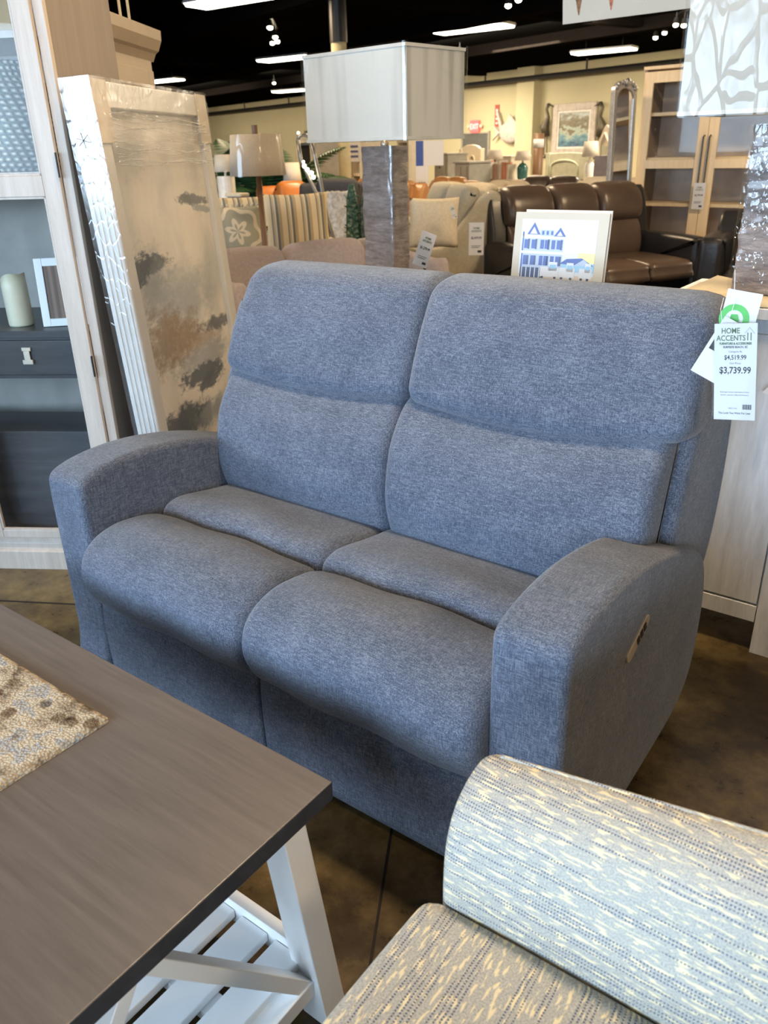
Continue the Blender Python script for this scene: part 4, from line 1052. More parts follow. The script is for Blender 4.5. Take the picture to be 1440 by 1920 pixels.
# black leather armchair cut by the right lamp
p = spot(1443, 7.3, 470); bg_sofa('leather_armchair', 'black leather armchair half hidden behind the right lamp', 'armchair', p, facecam(p, -.12), .95, 1, M['blackleather'], H=.92, arm_h=zat(1370, 447, 7.0), dep=.8, aw=.20)
# beige reclining sofa with a curved side, facing left
p = spot(795, 8.0, 430); bg_sofa('fabric_sofa', 'beige reclining sofa with curved side, left of the dark leather sofa', 'sofa', p, R(-38), 1.32, 2, M['greige'], H=zat(840, 347, 7.9)-.02, arm_h=.62, dep=.95, aw=.16, curve=True, head=False)
p = at(893, 448, 6.55); small_tag('white price tag hanging on the curved side of the beige reclining sofa', p, facecam(p), .115, .24, '$2,479.99')
p = at(813, 418, 7.1); throw_pillow('throw_pillow', 'plain cream square throw pillow on the beige reclining sofa', p, facecam(p, -.15), .42, .40, .13, M['cream'], tilt=-10)
p = at(850, 398, 6.95); small_tag('small blank white tag pinned to the cream throw pillow', p, facecam(p, .3), .045, .10, '', roll=-18)
# rows of sofas further back
for k, (px, D, w_, n_, H_, mt, lb) in enumerate(((835, 10.0, 1.5, 2, 346, 'taupe', 'taupe cloth sofa back seen beyond the cream throw pillow'),
        (925, 11.6, 1.15, 2, 342, 'beige', 'light beige cloth sofa behind the leather sofa, left end of its row'),
        (1135, 11.0, 1.6, 2, 336, 'cream', 'long cream cloth sofa behind the leather sofa headrests'),
        (818, 14.0, 1.2, 2, 334, 'tanleather', 'tan leather sofa in the farther row below the EXIT sign'),
        (1010, 13.2, 1.5, 2, 332, 'brownleather', 'dark brown sofa in the farther row left of the painting'),
        (690, 12.2, 1.7, 2, 338, 'tanleather', 'tan sofa far back to the left of the bark block lamp'))):
    p = spot(px, D); bg_sofa('leather_sofa' if 'leather' in mt else 'fabric_sofa', lb, 'sofa', p, GA, w_, n_, M[mt], H=zat(px, H_, D-.3)-.02, arm_h=.62)

# striped and patterned cushions on a cream sofa
p = spot(488, 6.6, 400); bg_sofa('fabric_sofa', 'cream sofa under the striped and patterned pillows at the left', 'sofa', (p[0], p[1]), facecam(p, .10), 1.35, 2, M['cream'], H=.80, arm_h=.6, aw=.16)
st = stripes('awning_stripe', [(0, (.70, .58, .38)), (.35, (.20, .18, .15)), (.42, (.50, .43, .30)), (.55, (.70, .60, .42)), (.65, (.16, .17, .17)), (.80, (.45, .36, .22))], .105)
p = at(556, 424, 5.95); throw_pillow('striped_pillow', 'tan and grey striped square pillow to the right of the wooden floor lamp', p, facecam(p, .12), .47, .44, .17, st, -12)
p = at(458, 417, 6.25); throw_pillow('striped_pillow', 'striped pillow behind the frilled medallion pillow', p, facecam(p, .12), .47, .36, .15, st, -12)
def frilled():
    m, nt, b = newmat('medallion_cloth'); tc = N(nt, 'ShaderNodeTexCoord'); ln_ = N(nt, 'ShaderNodeVectorMath', operation='LENGTH')
    L(nt, tc.outputs['Object'], ln_.inputs[0]); sp = N(nt, 'ShaderNodeSeparateXYZ'); L(nt, tc.outputs['Object'], sp.inputs[0])
    an = math_(nt, 'ARCTAN2', sp.outputs[2], sp.outputs[0]); k = math_(nt, 'SINE', math_(nt, 'MULTIPLY', an, 6))
    rr_ = math_(nt, 'ADD', ln_.outputs['Value'], math_(nt, 'MULTIPLY', k, .012)); w_ = math_(nt, 'SINE', math_(nt, 'MULTIPLY', rr_, 95))
    L(nt, ramp(nt, w_, [(.45, (.38, .38, .30)), (.6, (.72, .66, .52))]), b.inputs['Base Color']); b.inputs['Roughness'].default_value = .95
    p = at(444, 437, 5.62); t = thing('medallion_pillow', 'square pillow with grey-green medallion pattern and fringed edge', 'pillow', tuple(p), rot=(R(-12), 0, facecam(p, .12)))
    cushion_mb(.36, .34, .14).build('cover', m, t, smooth=True, weld=True)
    mb = MB()
    for k in range(46):
        f = k/46*4; s_, q = int(f), f-int(f); u = [(-1+2*q, -1), (1, -1+2*q), (1-2*q, 1), (-1, 1-2*q)][s_]
        c = Vector((u[0]*.172, 0, u[1]*.162)); mb.tube([c, c*1.10+Vector((0, 0, -.004)), c*1.16+Vector((0, -.004, -.010))], [.006, .007, .004], 5)
    mb.build('fringe', M['cream'], t, smooth=True)
frilled()

# ------------------------------------------------------------------ lamps further back
def drum_lamp(name, label, p, z0, zb, zt, r1, r2, basemat, style, shademat=None, wrap=False, cat='lamp', group=None):
    t = thing(name, label, cat, (p[0], p[1], z0), 0, group); s = MB(); n = 32
    s.lathe([(r2, zb-z0), (r1, zt-z0)], n=n, cap=False); s.build('shade', shademat or M['lampcloth'], t, smooth=True, solid=.003)
    if style == 'pole':
        MB().lathe([(.15, 0), (.155, .015), (.03, .03)], n=24).build('foot', basemat, t, smooth=True)
        MB().tube([(0, 0, .02), (.012, 0, (zb-z0)*.5), (0, 0, zb-z0+.05)], [.022, .019, .017], 8).build('pole', basemat, t, smooth=True)
        MB().box(-.012, -.012, zt-z0-.01, .012, .012, zt-z0+.05).build('finial', M['walnut'], t)
    else:
        h = zb-z0
        prof = {'urn': [(.05, 0), (.055, .02), (.09, h*.35), (.07, h*.7), (.02, h*.85), (.012, h+.02)], 'jar': [(.07, 0), (.085, .03), (.095, h*.6), (.06, h*.8), (.015, h*.88), (.01, h+.02)],
                'block': [(.08, 0), (.08, h*.85), (.01, h*.86), (.01, h+.02)]}[style]
        MB().lathe(prof, n=20).build('base', basemat, t, smooth=style != 'block')
    if wrap: MB().lathe([(r2+.008, zb-z0-.005), (r1+.008, zt-z0+.005)], n=32, cap=False).build('plastic_wrap', M['film1'], t, smooth=True)
    return t
M['green_glass'] = plain('teal_ceramic', (.03, .12, .11), .2); M['whiteglaze'] = plain('white_glaze', (.75, .72, .66), .15)
p = spot(482, 5.3, 300); D = 5.3
drum_lamp('floor_lamp', 'floor lamp with wrapped cream drum shade and brown wooden pole', p, 0, zat(480, 329, D), zat(476, 252, D), 43*mpp(D), 49*mpp(D), M['walnut'], 'pole', wrap=True)
p = at(489, 445, 6.0); t = thing('wooden_side_table', 'brown wooden side table beside the striped pillow', 'side table', (p.x, p.y, 0), facecam(p)); zt_ = p.z+.08
MB().box(-.09, -.10, zt_-.03, .09, .10, zt_).build('top', M['walnut'], t, bevel=.004)
MB().box(-.075, -.08, .10, .075, .08, zt_-.031).build('cabinet', M['walnut'], t)
for x in (-.07, .045):
    for y in (-.075, .05): MB().box(x, y, 0, x+.025, y+.025, .0995).build('leg', M['walnut'], t)

# palm behind the floor lamp
def palm():
    D = 11.4; p = spot(490, D, 300); t = thing('potted_palm', 'green potted palm with feathery fronds behind the floor lamp', 'plant', p)
    g = plain('palm_green', (.035, .095, .035), .45, var=.4); H0 = zat(500, 390, D)
    MB().lathe([(.14, 0), (.19, .3), (.2, .36), (.18, .36), (.17, .3)], n=24).build('pot', M['charc'], t, smooth=True)
    st_ = MB()
    for k in range(5): a = k*1.3; st_.tube([(.05*math.cos(a), .05*math.sin(a), .3), (.10*math.cos(a), .10*math.sin(a), H0)], .018, 6)
    st_.build('stem', M['walnut'], t)
    for k in range(34):
        a = 2*PI*k/34*2+random.uniform(-.15, .15); ln_ = random.uniform(.85, 1.2); up = random.uniform(.25, .88)
        pts = []; n = 16
        for i in range(n+1):
            s_ = i/n; pts.append(Vector((math.cos(a)*ln_*s_, math.sin(a)*ln_*s_, H0-.25+up*2.3*s_-1.15*s_*s_*(1.0-up*.25))))
        mb = MB(); mb.tube(pts, [.006]*(n)+[.002], 4)
        for i in range(3, n+1):
            for f in (0, .5):
                q = pts[i].lerp(pts[i-1], f); dd = (pts[i]-pts[i-1]).normalized(); sd = dd.cross(Vector((0, 0, 1))).normalized()
                for s in (-1, 1):
                    l = .34*math.sin(PI*min(1, (i-f)/n*.85+.12)); e_ = q+sd*s*l+dd*l*.5+Vector((0, 0, -.10*l/.34)); w_ = dd*.019
                    mb.add([q-w_, q+w_, q.lerp(e_, .6)+w_*.9+Vector((0, 0, .01)), e_, q.lerp(e_, .6)-w_*.9+Vector((0, 0, .01))], [(0, 1, 2, 3, 4)])
        mb.build('frond', g, t)
palm()
# white wrapped lamp behind the painting and the items by it
D = 8.0; p = spot(425, D, 350)
drum_lamp('wrapped_lamp', 'white wrapped table lamp between the painting and the palm', p, zat(425, 375, D), zat(422, 322, D), zat(415, 290, D), .08, .10, M['whiteglaze'], 'block', wrap=True)
p0 = at(438, 374, D); t = thing('round_table', 'round side table with cloth stack between the painting and the palm', 'side table', (p0.x, p0.y, 0)); zt_ = zat(425, 375, D)-.001
MB().lathe([(.26, zt_-.025), (.27, zt_-.012), (.26, zt_)], n=32).build('top', M['creampaint'], t, smooth=False); MB().lathe([(.16, 0), (.05, .05), (.035, zt_-.026)], n=16).build('pedestal', M['creampaint'], t, smooth=True)
p = at(448, 372, 7.8); z_ = zt_+.001
for k, (cc, lb) in enumerate((((.20, .20, .25), 'dark blue-grey folded cloth, lowest on the round side table'), ((.62, .55, .42), 'cream folded cloth on top of the dark one on the round side table'))):
    o = MB().box(-.10, -.06, 0, .10, .06, .032).build('folded_cloth', soft('folded_%d' % k, cc), bevel=.012, seg=3); o.location = (p.x-.02*k, p.y, z_+.0335*k); tag(o, lb, 'folded cloth')

# arched metal easel, orange chair, grey chair with a fur throw, bottle brush cacti
def easel():
    D = 7.4; t = thing('metal_easel', 'tall pale metal A-shaped display easel holding tiny lights', 'easel', spot(590, D, 300)); q = spot(590, D, 300); a = facecam(q); t.rotation_euler = (0, 0, a)
    s = mpp(D)
    def lp(px, py, dy=0): return (-(590-px)*s, dy, zat(px, py, D))
    m = plain('silver_grey_metal', (.30, .28, .26), .35, .7)
    MB().tube([lp(562, 262), lp(566, 300), lp(582, 345), lp(606, 400), (0.30, -.1, 0)], .016, 8).build('leg', m, t, smooth=True)
    MB().tube([lp(585, 262), lp(592, 300), lp(599, 345), lp(606, 400), (.12, .15, 0)], .016, 8).build('leg', m, t, smooth=True)
    MB().tube([lp(562, 262), lp(566, 255), lp(574, 253), lp(582, 256), lp(585, 262)], .014, 8).build('arch', m, t, smooth=True)
    for k, (px, py) in enumerate(((571, 311), (576, 318), (583, 324), (586, 332), (564, 249), (570, 303))):
        c = lp(px, py, -.03); MB().ell(c, (.017 if k < 4 else .010,)*3, 10).build('bulb', M['bulb'], t, smooth=True)
M['bulb'] = emis('tiny_bulb', (1, .95, .72), 10)
easel()
p = spot(556, 9.8, 365); bg_sofa('orange_armchair', 'orange leather armchair behind the metal easel', 'armchair', p, facecam(p, .3), .80, 1, M['orange'], H=zat(572, 343, 10), arm_h=.66, dep=.8)
p = spot(628, 8.7, 400); bg_sofa('grey_armchair', 'charcoal armchair with cream back behind the green cacti', 'armchair', p, facecam(p, -.2), .90, 1, M['charc'], H=zat(632, 340, 8.9), arm_h=.60, dep=.8)
def throw():
    D = 8.15; p = at(628, 385, D); mb = MB(); vs = []; fs = []; n = 18
    for j in range(n+1):
        for i in range(n+1):
            u, v = i/n-.5, j/n; x = u*.36*(1-.5*max(0, v-.6)); z = .12-.46*v; y = -.10*v-.03*math.cos(u*3)+.02*noise.noise((u*9, v*9, 1))
            vs.append((x, y, z+.015*noise.noise((u*14, v*14, 5))))
    for j in range(n):
        for i in range(n): a = j*(n+1)+i; fs.append((a, a+1, a+n+2, a+n+1))
    m = soft('fur_throw_cloth', (.50, .47, .43), .35, 30); o = mb.add(vs, fs).build('fur_throw', m, smooth=True, solid=.02); o.location = p; o.rotation_euler = (0, 0, facecam(p)); tag(o, 'grey and white fur throw draped over the charcoal armchair', 'throw')
throw()
def cactus(px, top, label, r_):
    D = 6.2; p = spot(px, D, 430); z1 = zat(px, top, D); z0 = zat(px, 470, D)-.25
    t = thing('ceramic_tree', label, 'ornament', (p[0], p[1], z0)); h = z1-z0
    m, nt, b = newmat('green_spiny_glaze'); v = coords(nt); vo = N(nt, 'ShaderNodeTexVoronoi'); vo.inputs['Scale'].default_value = 34; L(nt, v, vo.inputs[0])
    L(nt, ramp(nt, vo.outputs['Distance'], [(.1, (.16, .24, .16)), (.5, (.035, .10, .075))]), b.inputs['Base Color']); bump(nt, b, vo.outputs['Distance'], 1, .02); b.inputs['Roughness'].default_value = .4
    MB().lathe([(r_*1.15, 0), (r_*1.2, .05), (r_*1.05, h*.5), (r_*.8, h*.85), (r_*.35, h)], n=18).build('body', m, t, smooth=True)
    mb = MB()
    for k in range(90):
        a = random.uniform(0, 2*PI); z = random.uniform(.05, h*.92); q = r_*(1.15-.35*z/h); c = Vector((q*math.cos(a), q*math.sin(a), z)); mb.tube([c, c*1+Vector((math.cos(a)*.02, math.sin(a)*.02, .008))], [.007, .002], 4)
    mb.build('spines', m, t); t.children
    return t
cactus(662, 345, 'olive green spiny ornament tree, the left of the pair beside the bark lamp', .05)
cactus(685, 362, 'teal green spiny ornament tree touching the bark lamp base', .042)
p = spot(672, 6.2, 430); z0_ = zat(672, 470, 6.2)-.251; t = thing('low_table', 'low wooden stand under the spiny ornament trees', 'side table', (p[0], p[1], 0), facecam(p))
MB().box(-.22, -.16, z0_-.03, .22, .16, z0_).build('top', M['walnut'], t)
for x in (-.2, .17):
    for y in (-.14, .11): MB().box(x, y, 0, x+.03, y+.03, z0_-.0305).build('leg', M['walnut'], t)

# ------------------------------------------------------------------ oak display hutch, mirror and leaning boards at the right
def hutch():
    D = 9.3; a = at(1210, 132, D); q = Vector((a.x, a.y, 0)); rz = GA+R(12)
    ux = Vector((math.cos(rz), math.sin(rz), 0)); t = thing('oak_hutch', 'light oak hutch with four-pane glass doors and a price tag', 'hutch', (q.x, q.y, 0), rz)
    z1 = a.z; z0 = zat(1190, 485, D)+.0; W_ = 1.42; D_ = .42; T = M['tan']
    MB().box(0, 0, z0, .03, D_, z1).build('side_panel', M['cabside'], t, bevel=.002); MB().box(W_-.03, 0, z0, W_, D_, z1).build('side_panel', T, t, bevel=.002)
    MB().box(.03, D_-.015, z0, W_-.03, D_, z1).build('back_panel', M['taupeback'], t)
    MB().box(-.01, -.012, z1, W_+.01, D_+.01, z1+.03).build('top', T, t, bevel=.004); MB().box(.03, 0, z0, W_-.03, D_-.016, z0+.08).build('bottom', T, t)
    h = z1-z0
    for f in (.30, .54, .77): MB().box(.031, .02, z0+h*f, W_-.031, D_-.017, z0+h*f+.03).build('shelf', T, t)
    for s in (0, 1):
        x0, x1 = (.012, W_*.5-.002) if s == 0 else (W_*.5+.002, W_-.012); mb = MB(); y0, y1 = -.024, -.002; w_ = .098
        mid_ = z0+h*.50
        for p in ((x0, x0+w_, z0+.06, z1-.02), (x1-w_, x1, z0+.06, z1-.02), (x0+w_, x1-w_, z0+.06, z0+.06+w_), (x0+w_, x1-w_, z1-.02-w_, z1-.02), (x0+w_, x1-w_, mid_, mid_+.08)): mb.box(p[0], y0, p[2], p[1], y1, p[3])
        d = mb.build('door', T, t, bevel=.003)
        for p, r_ in ((z0+.06+w_, mid_), (mid_+.08, z1-.02-w_)): MB().box(x0+w_, -.016, p, x1-w_, -.011, r_).build('glass_pane', M['glass'], d)
        xh = x1-.028 if s == 0 else x0+.028
        MB().tube([(xh, -.025, mid_-.16), (xh, -.05, mid_-.15), (xh, -.05, mid_+.28), (xh, -.025, mid_+.29)], .008, 8).build('door_handle', M['darkmetal'], d)
    MB().box(-.01, -.015, z0-.05, W_+.01, D_, z0).build('stand_rail', T, t)
    for x in (0.0, W_-.05):
        for y in (0, D_-.05): MB().box(x, y, 0, x+.05, y+.05, z0-.0505).build('leg', T, t)
    c = q+ux*(W_*.5-.0)+Vector((-ux.y, ux.x, 0))*-.06; zz = z0+h*.36
    small_tag('cream price tag hanging from the oak hutch door handle', (c.x, c.y, zz), rz, .12, .24, '$2,799.99')
M['taupeback'] = plain('taupe_back', (.52, .46, .41), .6)
hutch()
def mirror():
    D = 9.0; p = at(1176, 300, D); z1 = zat(1185, 148, D); q = spot(1164, D, 400)
    t = thing('floor_mirror', 'tall ornate silver framed floor mirror leaning beside the oak hutch', 'mirror', (q[0], q[1], .002), rot=(R(-3), R(1.5), facecam(q, .95)))
    w_, h = .36, z1; m = plain('silver_leaf', (.50, .50, .50), .35, .6, var=.2, scale=40)
    def arch(w2, zb, zt_, n=14): return [(-w2, zb), (w2, zb), (w2, zt_-.10)]+[(w2*math.cos(PI*k/n), zt_-.10+.10*math.sin(PI*k/n)) for k in range(1, n)]+[(-w2, zt_-.10)]
    o, i_ = arch(w_/2, 0, h), arch(w_/2-.05, .06, h-.07); n = len(o); mb = MB(); vs = []
    for P_ in (o, i_):
        for y in (0, .05): vs += [(x, y, z) for x, z in P_]
    fs = []
    for k in range(n):
        l = (k+1) % n; fs += [(k, l, 2*n+l, 2*n+k), (n+k, 3*n+k, 3*n+l, n+l), (k, n+k, n+l, l), (2*n+k, 2*n+l, 3*n+l, 3*n+k)]
    mb.add(vs, fs).build('frame', m, t, bevel=.006)
    g, nt, b = newmat('mirror_glass'); b.inputs['Metallic'].default_value = 1; b.inputs['Roughness'].default_value = .03; b.inputs['Base Color'].default_value = (.85, .85, .83, 1)
    MB().prism([(x*.99, z) for x, z in i_], .012, .02, 'y').build('mirror_glass', g, t)
    mb = MB()
    for k in range(7): a = PI*(k+.5)/7; mb.ell((.15*math.cos(a), -.006, h-.085+.07*math.sin(a)), (.03, .015, .022), 10)
    mb.ell((0, -.012, h-.02), (.045, .02, .04), 10); mb.build('carving', m, t, smooth=True)
mirror()
for k, (px, w_, col, lb) in enumerate(((1408, .10, (.68, .56, .42), 'pale wooden board leaning right behind the oak hutch corner'), (1430, .11, (.74, .66, .54), 'cream framed board leaning farthest right behind the lamp'))):
    D = 8.9-.2*k; p = at(px, 440, D); o = MB().box(-w_/2, -.03, 0, w_/2, .03, 1.95).build('leaning_board', wood('board_%d' % k, [c*.85 for c in col], col), bevel=.004)
    o.location = (p.x, p.y, .003); o.rotation_euler = (R(-4), R(2), facecam(p)); tag(o, lb, 'board')

# cream armoire standing behind the cabinet side
def armoire():
    f_ = at(301, 58, 4.25); ux = Vector((math.cos(CA), math.sin(CA), 0)); uy = Vector((-ux.y, ux.x, 0)); D_ = .56
    a = Vector((f_.x, f_.y, 0))-uy*D_; t = thing('cream_armoire', 'cream armoire with crown moulding behind the glass door cabinet', 'armoire', (a.x, a.y, 0), CA)
    H_ = f_.z-.02; x0 = -1.0
    MB().box(x0, .0, .08, -.05, D_-.03, H_-.06).build('body', M['armcream'], t, bevel=.003)
    MB().prism([(-.05, H_-.10), (-.035, H_-.07), (-.02, H_-.06), (-.002, H_-.02), (.0, H_+.02), (x0, H_+.02), (x0, H_-.10)], -.04, D_, 'y').build('crown_moulding', M['armcream'], t)
    MB().box(x0, .0, 0, -.04, D_-.02, .079).build('base', M['armcream'], t)
    mb = MB(); z0, z1 = .12, H_-.14
    for r_ in ((.02, .08, z0, z1), (D_-.11, D_-.04, z0, z1), (.08, D_-.11, z0, z0+.07), (.08, D_-.11, z1-.07, z1)): mb.box(-.05, r_[0], r_[2], -.042, r_[1], r_[3])
    mb.build('side_frame', M['armcream'], t, bevel=.002)
    for p, q in ((x0+.01, -.53), (-.52, -.06)):
        d = MB().box(p, -.02, .12, q, -.001, H_-.12).build('door', M['armcream'], t, bevel=.003); MB().ell((q-.03, -.03, 1.0), (.012, .012, .012), 8).build('knob', M['nickel'], d)
    return a, uy, H_
M['armcream'] = plain('warm_cream_paint', (.52, .43, .33), .5, var=.04)
a_, uy_, h_ = armoire(); p = a_+uy_*.33-Vector((math.cos(CA), math.sin(CA), 0))*.12
t = thing('metal_lantern', 'cream metal lantern on top of the cream armoire', 'lantern', (p.x, p.y, h_+.021), CA)
for x in (-.05, .05):
    for y in (-.05, .05): MB().tube([(x, y, .01), (x, y, .24)], .006, 6).build('post', M['creampaint'], t)
MB().box(-.065, -.065, 0, .065, .065, .012).build('base', M['creampaint'], t); MB().box(-.065, -.065, .24, .065, .065, .252).build('top', M['creampaint'], t)

# ------------------------------------------------------------------ far furniture along the back wall
def block(px0, px1, pyt, D, dep, name, label, cat, mat, z0=0, pyb=None, rz=None, parts=True):
    c = at((px0+px1)/2, pyt, D); w_ = (px1-px0)*mpp(D); zt_ = c.z; zz = zat((px0+px1)/2, pyb, D) if pyb else z0
    t = thing(name, label, cat, (c.x, c.y, zz), GA if rz is None else rz); return t, w_, zt_-zz, dep
def dresser(px0, px1, pyt, D, label, mat, rows=3, cols=2, name='dresser'):
    t, w_, h, dp = block(px0, px1, pyt, D, .5, name, label, 'dresser', mat)
    MB().box(-w_/2, 0, .08, w_/2, .5, h-.03).build('body', mat, t, bevel=.004); MB().box(-w_/2-.02, -.03, h-.03, w_/2+.02, .51, h).build('top', mat, t, bevel=.004)
    for x in (-w_/2, w_/2-.06):
        for y in (.02, .4): MB().box(x, y, 0, x+.06, y+.06, .08).build('leg', mat, t)
    for r_ in range(rows):
        for c in range(cols):
            a = -w_/2+.03+(w_-.06)*c/cols; z = .11+(h-.17)*r_/rows; b_ = a+(w_-.06)/cols-.015; z2 = z+(h-.17)/rows-.015
            d = MB().box(a, -.015, z, b_, -.0005, z2).build('drawer', mat, t, bevel=.003); MB().ell(((a+b_)/2, -.03, (z+z2)/2), (.02, .016, .016), 8).build('knob', M['darkmetal'], d, smooth=True)
    return t
def headboard(px0, px1, pyt, D, label, mat, arch=.12, panels=2):
    t, w_, h, dp = block(px0, px1, pyt, D, .08, 'headboard', label, 'headboard', mat)
    n = 12; P_ = [(-w_/2, .3), (w_/2, .3), (w_/2, h-arch)]+[(w_/2*math.cos(PI*k/n), h-arch+arch*math.sin(PI*k/n)) for k in range(1, n)]+[(-w_/2, h-arch)]
    MB().prism(P_, 0, .07, 'y').build('panel', mat, t, bevel=.01)
    for s in (-1, 1): MB().box(s*w_/2-.05, -.02, 0, s*w_/2+.05, .09, h-arch+.04).build('post', mat, t, bevel=.006)
    for k in range(panels):
        a = -w_/2+.1+(w_-.2)*k/panels; b_ = a+(w_-.2)/panels-.06; mb = MB(); pts = [(a, -.012, .6), (a, -.012, h-arch-.22)]+[((a+b_)/2-(b_-a)/2*math.cos(PI*j/8), -.012, h-arch-.22+.12*math.sin(PI*j/8)) for j in range(1, 8)]+[(b_, -.012, h-arch-.22), (b_, -.012, .6)]
        mb.tube(pts, .018, 6).build('raised_moulding', mat, t, smooth=True)
    return t
GC = plain('grey_dresser_paint', (.36, .34, .29), .5); LC = plain('ivory_furniture', (.72, .64, .50), .5, var=.05); GW = plain('sage_white', (.58, .60, .47), .5)
dresser(808, 846, 287, 17, 'grey chest of drawers right of the white measuring column', GC, 3, 1)
headboard(856, 908, 271, 19, 'ivory arched headboard standing below the EXIT sign', LC)
dresser(846, 886, 303, 15, 'pale grey glass-front cabinet before the arched headboard', GC, 1, 2)
headboard(1018, 1106, 286, 18, 'sage white upholstered headboard under the seascape painting', GW, .04, 1)
dresser(918, 965, 292, 16.5, 'ivory dresser in front of the carved fish', LC, 2, 2)
dresser(706, 740, 300, 17.5, 'ivory chest behind the lamp base', LC, 3, 1)
for px, top, bot, D, bm_, lb in ((927, 281, 318, 15.5, 'green_glass', 'left teal based lamp with pale shade on the ivory dresser'), (979, 283, 320, 15.2, 'green_glass', 'right teal based lamp with white shade before the wall pier'), (1104, 265, 325, 16, 'whiteglaze', 'white lamp with grey shade beside the sage headboard')):
    p = spot(px, D); h_ = (bot-top)*mpp(D); drum_lamp('far_table_lamp', lb, p, zat(px, bot+16, D), zat(px, top+(bot-top)*.48, D), zat(px, top, D), 12*mpp(D), 15*mpp(D), M[bm_], 'jar')
p = at(955, 336, 15.3); t = thing('far_console', 'long ivory console under the two teal lamps', 'console table', (p.x, p.y, 0), GA); MB().box(-.9, -.2, p.z-.04, .9, .2, p.z).build('top', LC, t)
for x in (-.88, .82):
    for y in (-.18, .12): MB().box(x, y, 0, x+.06, y+.06, p.z-.041).build('leg', LC, t)
p = at(1104, 341, 16); t = thing('far_nightstand', 'ivory nightstand under the white lamp by the sage headboard', 'nightstand', (p.x, p.y, 0), GA); MB().box(-.3, -.2, .1, .3, .2, p.z-.03).build('body', LC, t, bevel=.004); MB().box(-.32, -.22, p.z-.029, .32, .22, p.z).build('top', LC, t)
for x in (-.29, .23):
    for y in (-.19, .13): MB().box(x, y, 0, x+.06, y+.06, .0995).build('leg', LC, t)
# boxy books and framed goods on the console
for k in range(6):
    p = at(916+k*8.5, 336, 15.32); o = MB().box(-.03, -.1, 0, .03, .1, .30-.03*(k % 3)).build('storage_book', plain('book_%d' % k, [(.55, .20, .12), (.70, .66, .55), (.5, .3, .2), (.66, .6, .5), (.6, .25, .15), (.7, .62, .5)][k], .6), bevel=.004)
    o.location = (p.x, p.y, p.z+.001); o.rotation_euler = (0, 0, GA); tag(o, 'upright red and cream book in the row on the long ivory console', 'book', 'books on the far console')
# curvy white armoire and grey wrapped box at its foot
def curvy():
    D = 17; t, w_, h, dp = block(1122, 1153, 234, D, .5, 'curved_armoire', 'ivory armoire with curved bonnet top at the far wall left of the mirror', 'armoire', LC)
    n = 16; P_ = [(-w_/2, .05), (w_/2, .05), (w_/2, h-.25)]+[(w_/2*(1-2*k/n), h-.25+.25*math.sin(PI*k/n)**1.5) for k in range(1, n)]+[(-w_/2, h-.25)]
    MB().prism(P_, 0, .45, 'y').build('body', LC, t, bevel=.01)
    MB().box(-w_/2+.1, -.02, .5, w_/2-.1, -.0005, h-.35).build('door', GW, t, bevel=.01); MB().box(-w_/2, 0, 0, w_/2, .45, .0495).build('base', LC, t)
    MB().tube([(-w_/2+.06, -.022, .45), (-w_/2+.06, -.022, h-.3), (0, -.022, h-.14), (w_/2-.06, -.022, h-.3), (w_/2-.06, -.022, .45)], .022, 6).build('moulding', LC, t)
    MB().box(-.09, -.028, h-.72, .09, -.021, h-.54).build('teal_card', plain('teal_card', (.10, .30, .24), .6), t)
curvy()
p = at(1140, 291, 14.5); o = MB().box(-.16, -.14, 0, .16, .14, p.z-.0).build('wrapped_box', plain('grey_wrapped', (.36, .32, .31), .4, var=.25), bevel=.01); o.location = (p.x, p.y, 0); o.rotation_euler = (0, 0, GA); tag(o, 'tall grey film-wrapped box before the curved armoire', 'box')
# brown rolled rug standing by the pier, white measuring column of samples
p = at(1011, 250, 17.5); t = thing('rolled_rug', 'tall brown rolled rug standing beside the wall pier', 'rug', (p.x, p.y, 0)); MB().tube([(0, 0, .001), (.0, 0, p.z)], .10, 14).build('roll', M['walnut'], t, smooth=True)
MB().tube([(0, 0, p.z-.25), (0, 0, p.z-.1)], .103, 14).build('white_band', M['paper'], t, smooth=True)
p = at(791, 264, 12.3); t = thing('sample_column', 'white column of stacked sample cards with dark print and a blue top', 'display stand', (p.x, p.y, 0), facecam(p)); h = p.z
MB().box(-.085, -.06, 0, .085, .06, h-.32).build('column', M['paper'], t); MB().box(-.085, -.061, h-.319, .02, .06, h).build('blue_card', plain('royal_blue', (.04, .09, .35), .5), t); MB().box(.021, -.061, h-.319, .30, .06, h).build('white_card', M['paper'], t)
for k in range(4):
    z = h-.62-.34*k; mb = MB()
    for j in range(3): mb.box(-.05+.035*j, -.064, z, -.025+.035*j, -.061, z+.09)
    mb.build('printed_bars', M['ink'], t)
def shelfunit(px0, px1, pyt, D, label, n=3):
    t, w_, h, dp = block(px0, px1, pyt, D, .4, 'shelf_unit', label, 'shelf unit', LC)
    for x in (-w_/2, w_/2-.04): MB().box(x, 0, 0, x+.04, .4, h).build('side_panel', LC, t)
    for k in range(n+1): MB().box(-w_/2+.04, 0, .05+(h-.1)*k/n, w_/2-.04, .4, .09+(h-.1)*k/n).build('shelf', LC, t)
    MB().box(-w_/2+.04, .37, .1, w_/2-.04, .399, h-.02).build('back_panel', M['taupeback'], t)
    return t, w_, h
